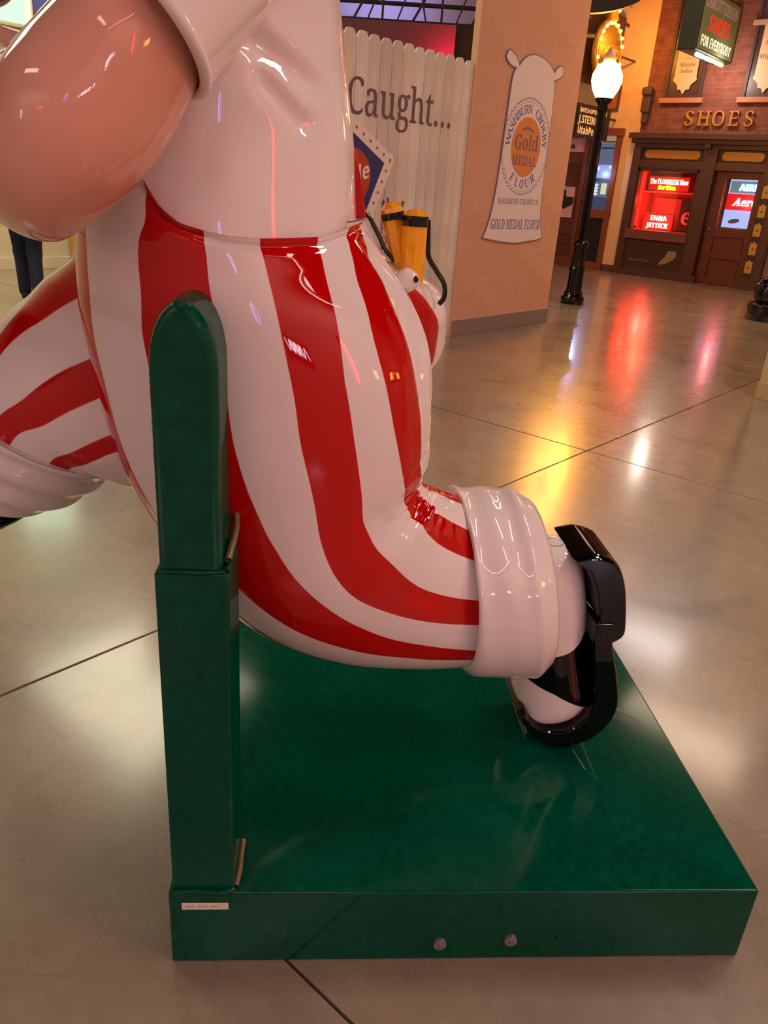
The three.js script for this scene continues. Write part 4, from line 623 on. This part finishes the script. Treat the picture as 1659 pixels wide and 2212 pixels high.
function stein(lit) { return (c, w, h) => { c.fillStyle = lit ? '#000' : '#2a1e18'; c.fillRect(0, 0, w, h); c.fillStyle = '#f0d090'; c.textAlign = 'left'; c.textBaseline = 'middle'; c.font = 'bold 84px sans-serif'; c.fillText('WATCH-OPTOMETRIST', 20, 76, w - 40); c.font = 'bold 150px sans-serif'; c.fillText('J.STEINER', 20, 200, w * 0.78); c.fillText('UtahPearl', 20, 350, w * 0.74); }; }

// ---------------------------------------------------------------- street lamps
function streetLamp(x, z, label, power, glowK) {
  const t = thing('street_lamp', label, 'street lamp', [x, 0, z], 0, 'black street lamps');
  const lathe = p => new THREE.LatheGeometry(p.map(q => new THREE.Vector2(...q)), 40);
  part(t, 'base', lathe([[0, 0], [0.17, 0], [0.17, 0.09], [0.135, 0.11], [0.135, 0.15], [0.11, 0.19], [0.105, 0.46], [0.12, 0.47], [0.12, 0.5], [0.09, 0.53], [0.085, 0.78], [0.11, 0.8], [0.11, 0.84], [0.06, 0.88], [0, 0.88]]), blackIron);
  const sh = new THREE.Shape(); for (let k = 0; k <= 96; k++) { const a = k / 96 * 2 * Math.PI, r = 0.056 + 0.007 * Math.cos(a * 12); k ? sh.lineTo(r * Math.cos(a), r * Math.sin(a)) : sh.moveTo(r * Math.cos(a), r * Math.sin(a)); }
  part(t, 'fluted_shaft', new THREE.ExtrudeGeometry(sh, { depth: 1.7, bevelEnabled: false }).rotateX(-Math.PI / 2).translate(0, 0.86, 0), blackIron);
  part(t, 'collar', lathe([[0, 2.5], [0.06, 2.5], [0.075, 2.54], [0.06, 2.58], [0.1, 2.62], [0.12, 2.66], [0, 2.66]]), blackIron);
  part(t, 'globe', lathe([[0.08, 2.65], [0.11, 2.66], [0.17, 2.76], [0.2, 2.86], [0.195, 2.94], [0.15, 3.03], [0.09, 3.08], [0.07, 3.1], [0.0, 3.1]]), glow(0xffc878, glowK), 'glowing acorn globe');
  part(t, 'finial', lathe([[0.07, 3.09], [0.085, 3.12], [0.07, 3.17], [0.045, 3.2], [0.03, 3.24], [0, 3.26]]), std(0xe8b090, 0.4));
  const l = new THREE.PointLight(0xffb050, power, 0, 2); l.position.set(x, 2.86, z); l.shadow.radius = 8; l.castShadow = true; scene.add(l);
}
streetLamp(-5.55, -10.55, 'black fluted street lamp with a glowing globe before the jeweller front', 16, 4.5);
streetLamp(-2.63, -11.15, 'black fluted street lamp beside the domed black urn', 9, 4);
{
  const u = thing('domed_urn', 'squat black urn with a rounded dome before the shoe shop door', 'urn', [-3.22, 0, -12.05]);
  const lathe = p => new THREE.LatheGeometry(p.map(q => new THREE.Vector2(...q)), 48);
  part(u, 'base', lathe([[0, 0], [0.34, 0], [0.34, 0.2], [0.33, 0.22], [0.27, 0.23], [0.26, 0.27], [0, 0.27]]), blackIron);
  part(u, 'dome', lathe([[0.26, 0.26], [0.28, 0.3], [0.285, 0.38], [0.27, 0.46], [0.22, 0.55], [0.14, 0.61], [0.06, 0.635], [0, 0.64]]), blackIron);
}

// ---------------------------------------------------------------- left background, right-hand partition
{
  struct('wall_right_partition', bx(-1.77, 3.4, 0, 2.7, -7.0, -6.81), std(0xd2bc8c, 0.8));
  struct('baseboard_partition', bx(-1.775, 3.4, 0, 0.14, -6.81, -6.79, 0.004), std(0xc8b080, 0.6));
  const sw = thing('wall_socket', 'small black socket plate on the end of the cream partition', 'socket', [-1.775, 0.42, -6.9]); part(sw, 'plate', rbox(0.01, 0.1, 0.07, 0, 0, 0, 0.003), std(0x0c0a0a, 0.4)); part(sw, 'screw', new THREE.SphereGeometry(0.005, 8, 6).translate(-0.006, 0, 0), wornMetal);
  const gs = thing('green_light_box', 'bright pale green illuminated box sign on the cream wall', 'sign', [-11.18, 3.4, -5.0]);
  part(gs, 'case', rbox(0.14, 0.9, 1.1, 0.07, 0, 0, 0.01), std(0xd8d0a8, 0.5));
  part(gs, 'lit_face', new THREE.PlaneGeometry(1.04, 0.84).rotateY(Math.PI / 2).translate(0.143, 0, 0), glowTex(520, 420, (c, w, h) => { c.fillStyle = '#c8f8d0'; c.fillRect(0, 0, w, h); c.fillStyle = '#fff4c8'; c.fillRect(w - 40, 0, 40, h); c.strokeStyle = '#38b878'; c.lineWidth = 20; c.beginPath(); c.arc(w * 0.6, h * 0.55, 90, 0, 7); c.stroke(); }, 1.1));
  areaLight(0xd8ffd8, 3, 0.8, 1.0, [-11.0, 3.4, -5.0], [-8, 3.0, -5.0]);
  const bp = thing('blue_poster', 'violet-blue poster hanging beside the green light box', 'poster', [-11.19, 3.5, -5.95]); part(bp, 'sheet', rbox(0.02, 1.0, 0.66, 0.01, 0, 0, 0.004), std(0x5a62b8, 0.6)); part(bp, 'batten', rbox(0.03, 0.04, 0.7, 0.015, 0.5, 0, 0.004), std(0x3a3a60, 0.6));
  for (let k = 0; k < 5; k++) struct(`trim_${k + 1}`, bx(-11.2, -11.18, 0.16, 1.1, -7.2 + k * 0.9, -7.12 + k * 0.9), std(0xe0d8c0, 0.7));
  struct('trim_6', bx(-11.2, -11.16, 1.08, 1.16, -8.0, 2.0), std(0xe0d8c0, 0.7));
  const yb = thing('yellow_bin', 'yellow box standing against the cream wall', 'box', [-10.95, 0, -5.95]); part(yb, 'body', rbox(0.36, 0.62, 0.3, 0, 0.31, 0, 0.02), std(0xd89a30, 0.6)); part(yb, 'lid', rbox(0.38, 0.06, 0.32, 0, 0.64, 0, 0.015), std(0xc88a28, 0.6));
  // rounded dark hanging sign whose bottom edge hangs in front of the shops
  const hs = thing('dark_hanging_sign', 'dark brown rounded hanging sign bottom above the brick mural wall', 'sign', [-5.0, 3.3, -8.75]);
  const o = new THREE.Shape(); o.moveTo(-0.55, 0.12); o.quadraticCurveTo(-0.35, 0.0, 0, -0.02); o.quadraticCurveTo(0.35, 0.0, 0.55, 0.12); o.lineTo(0.55, 0.8); o.lineTo(-0.55, 0.8); o.closePath();
  part(hs, 'board', new THREE.ExtrudeGeometry(o, { depth: 0.1, bevelEnabled: true, bevelSize: 0.01, bevelThickness: 0.01 }).rotateY(40 * D2R), std(0x2c1610, 0.6)); part(hs, 'rod', bx(-0.01, 0.01, 0.8, CEIL - 3.3, -0.01, 0.01), blackIron);
}
// ---------------------------------------------------------------- walking person, mostly hidden by the statue
{
  const P = thing('person', 'person in dark blue jeans walking past the cream wall', 'person', [-8.66, 0, -4.03], -115 * D2R);
  const blob = (bones, res, size, center, mat, name, k) => part(P, name, blobGeometry(bones, res, size, center, k), mat);
  // z is the walking direction, x to the side
  const skin = std(0xb98468, 0.6), denim = std(0x141c3a, 0.85), cloth = std(0x3a4048, 0.85), shoeM = std(0x1a1614, 0.6);
  blob([[0, 1.40, 0, 0.06, 0, 1.50, 0.01, 0.055], [0, 1.58, 0.02, 0.085, 0, 1.66, 0.0, 0.09], [0, 1.56, 0.07, 0.045, 0, 1.55, 0.075, 0.045], [0, 1.60, 0.105, 0.014, 0, 1.575, 0.118, 0.016], [0.085, 1.6, 0, 0.022, 0.09, 1.58, 0, 0.018], [-0.085, 1.6, 0, 0.022, -0.09, 1.58, 0, 0.018],
    [0.2, 1.36, 0, 0.055, 0.25, 1.1, -0.08, 0.042], [0.25, 1.1, -0.08, 0.04, 0.25, 0.87, 0.0, 0.028], [-0.2, 1.36, 0, 0.055, -0.25, 1.1, -0.02, 0.042], [-0.25, 1.1, -0.02, 0.04, -0.24, 0.9, 0.14, 0.028],
    ...[0.25, -0.24].flatMap((x, s) => [0, 1, 2, 3].map(q => [x, s ? 0.88 : 0.84, (s ? 0.15 : 0.01) + (q - 1.5) * 0.016, 0.012, x, (s ? 0.8 : 0.75) + Math.abs(q - 1.5) * 0.01, (s ? 0.17 : 0.03) + (q - 1.5) * 0.017, 0.008])), [0.25, 0.85, 0.03, 0.012, 0.24, 0.81, 0.06, 0.009], [-0.24, 0.9, 0.17, 0.012, -0.23, 0.86, 0.2, 0.009]], 110, 0.56, [0, 1.25, 0], skin, 'body', 0.015);
  blob([[0, 1.0, 0, 0.14, 0, 1.3, 0, 0.16], [-0.12, 1.36, 0, 0.08, 0.12, 1.36, 0, 0.08], [0.17, 1.36, 0, 0.072, 0.235, 1.17, -0.06, 0.058], [-0.17, 1.36, 0, 0.072, -0.235, 1.17, -0.01, 0.058], [-0.06, 0.95, 0, 0.12, 0.06, 0.95, 0, 0.12]], 56, 0.45, [0, 1.16, 0], cloth, 'shirt', 0.05);
  blob([[-0.06, 0.95, 0, 0.115, 0.06, 0.95, 0, 0.115], [0.08, 0.88, 0, 0.105, 0.07, 0.5, 0.1, 0.076], [0.07, 0.5, 0.1, 0.076, 0.07, 0.1, 0.02, 0.064], [-0.08, 0.88, 0, 0.105, -0.06, 0.5, -0.02, 0.076], [-0.06, 0.5, -0.02, 0.076, -0.06, 0.12, -0.2, 0.062]], 80, 0.58, [0, 0.56, 0], denim, 'jeans', 0.03);
  blob([[0.07, 0.05, -0.01, 0.045, 0.07, 0.04, 0.17, 0.04]], 36, 0.2, [0.07, 0.06, 0.07], shoeM, 'shoe'); blob([[-0.06, 0.09, -0.24, 0.045, -0.06, 0.04, -0.08, 0.04]], 36, 0.2, [-0.06, 0.07, -0.15], shoeM, 'shoe');
  blob([[0, 1.64, -0.02, 0.098, 0, 1.68, 0.0, 0.09], [0, 1.58, -0.05, 0.075, 0, 1.6, -0.05, 0.075]], 48, 0.2, [0, 1.63, -0.02], std(0x2a1c14, 0.7), 'hair');
}

// ---------------------------------------------------------------- the walls behind the photographer: rose walls under washlights, and neon that the statue mirrors
{
  const wash = (label, pos, len, along, target, col, pw) => {
    const t = thing('wall_washer', label, 'light', pos); const [w, d] = along === 'x' ? [len, 0.16] : [0.16, len];
    part(t, 'housing', rbox(w, 0.1, d, 0, 0.06, 0), std(0x2c2828, 0.6)); part(t, 'lens', box(w * 0.98, 0.01, d * 0.8, 0, 0.0, 0), glow(col, 1.5)); part(t, 'hanger', bx(-0.01, 0.01, 0.1, CEIL - pos[1], -0.01, 0.01), blackIron);
    areaLight(col, pw, len, 0.14, [pos[0], pos[1] - 0.03, pos[2]], target);
  };
  wash('long wall washer over the right rose wall near its middle', [4.3, 4.9, -0.6], 6, 'z', [5.5, 2.6, -0.6], 0xffe2d8, 46);
  wash('long wall washer over the rose wall behind the photographer', [0.6, 4.9, 6.6], 7, 'x', [0.6, 2.6, 7.7], 0xffeae2, 46);
  // neon tubes on the rose walls
  const neonTube = (label, col, k, path, pos, face, lw, lh, pw) => {
    const t = thing('neon_outline', label, 'neon sign', pos); const q = face === 'x' ? -Math.PI / 2 : Math.PI;
    part(t, 'backing', rbox(lw + 0.2, lh + 0.2, 0.05, 0, 0, -0.04, 0.02).rotateY(q), std(0x1a1010, 0.5));
    part(t, 'neon_tube', tube(path, 0.022, 90, 10).rotateY(q), glow(col, k));
    if (pw) areaLight(col, pw, lw * 0.5, lh * 0.8, [pos[0] - (face === 'x' ? 0.14 : 0), pos[1], pos[2] - (face === 'x' ? 0 : 0.14)], [-1, 1.5, -1]);
  };
  const wave = (w, h, n) => Array.from({ length: n + 1 }, (_, i) => [(-0.5 + i / n) * w, (i % 2 ? 0.5 : -0.5) * h, 0.03]);
  const loop = (w, h) => Array.from({ length: 17 }, (_, i) => [w / 2 * Math.cos(i / 16 * 2 * Math.PI), h / 2 * Math.sin(i / 16 * 2 * Math.PI), 0.03]);
  neonTube('tall narrow red neon oval on the right rose wall', 0xff2818, 22, loop(0.36, 1.7), [5.42, 2.6, -2.4], 'x', 0.4, 1.7, 18);
  neonTube('white zigzag neon tube on the right rose wall', 0xfff0ff, 14, wave(1.3, 0.3, 9), [5.42, 2.2, 1.2], 'x', 1.3, 0.35, 6);
  neonTube('violet neon oval on the right rose wall', 0xb890ff, 14, loop(0.5, 0.9), [5.42, 2.9, 3.6], 'x', 0.5, 0.9, 5);
  neonTube('red zigzag neon tube on the rear rose wall', 0xff3020, 20, wave(1.6, 0.4, 11), [2.4, 2.7, 7.62], 'z', 1.6, 0.4, 8);
  neonTube('white neon oval on the rear rose wall', 0xfff4ea, 14, loop(0.7, 1.1), [-1.6, 2.5, 7.62], 'z', 0.7, 1.1, 6);
  neonTube('gold zigzag neon tube on the right rose wall', 0xffc060, 16, wave(1.0, 0.5, 7), [5.42, 2.3, -4.8], 'x', 1.0, 0.5, 6);
}
renderer.render(scene, camera);
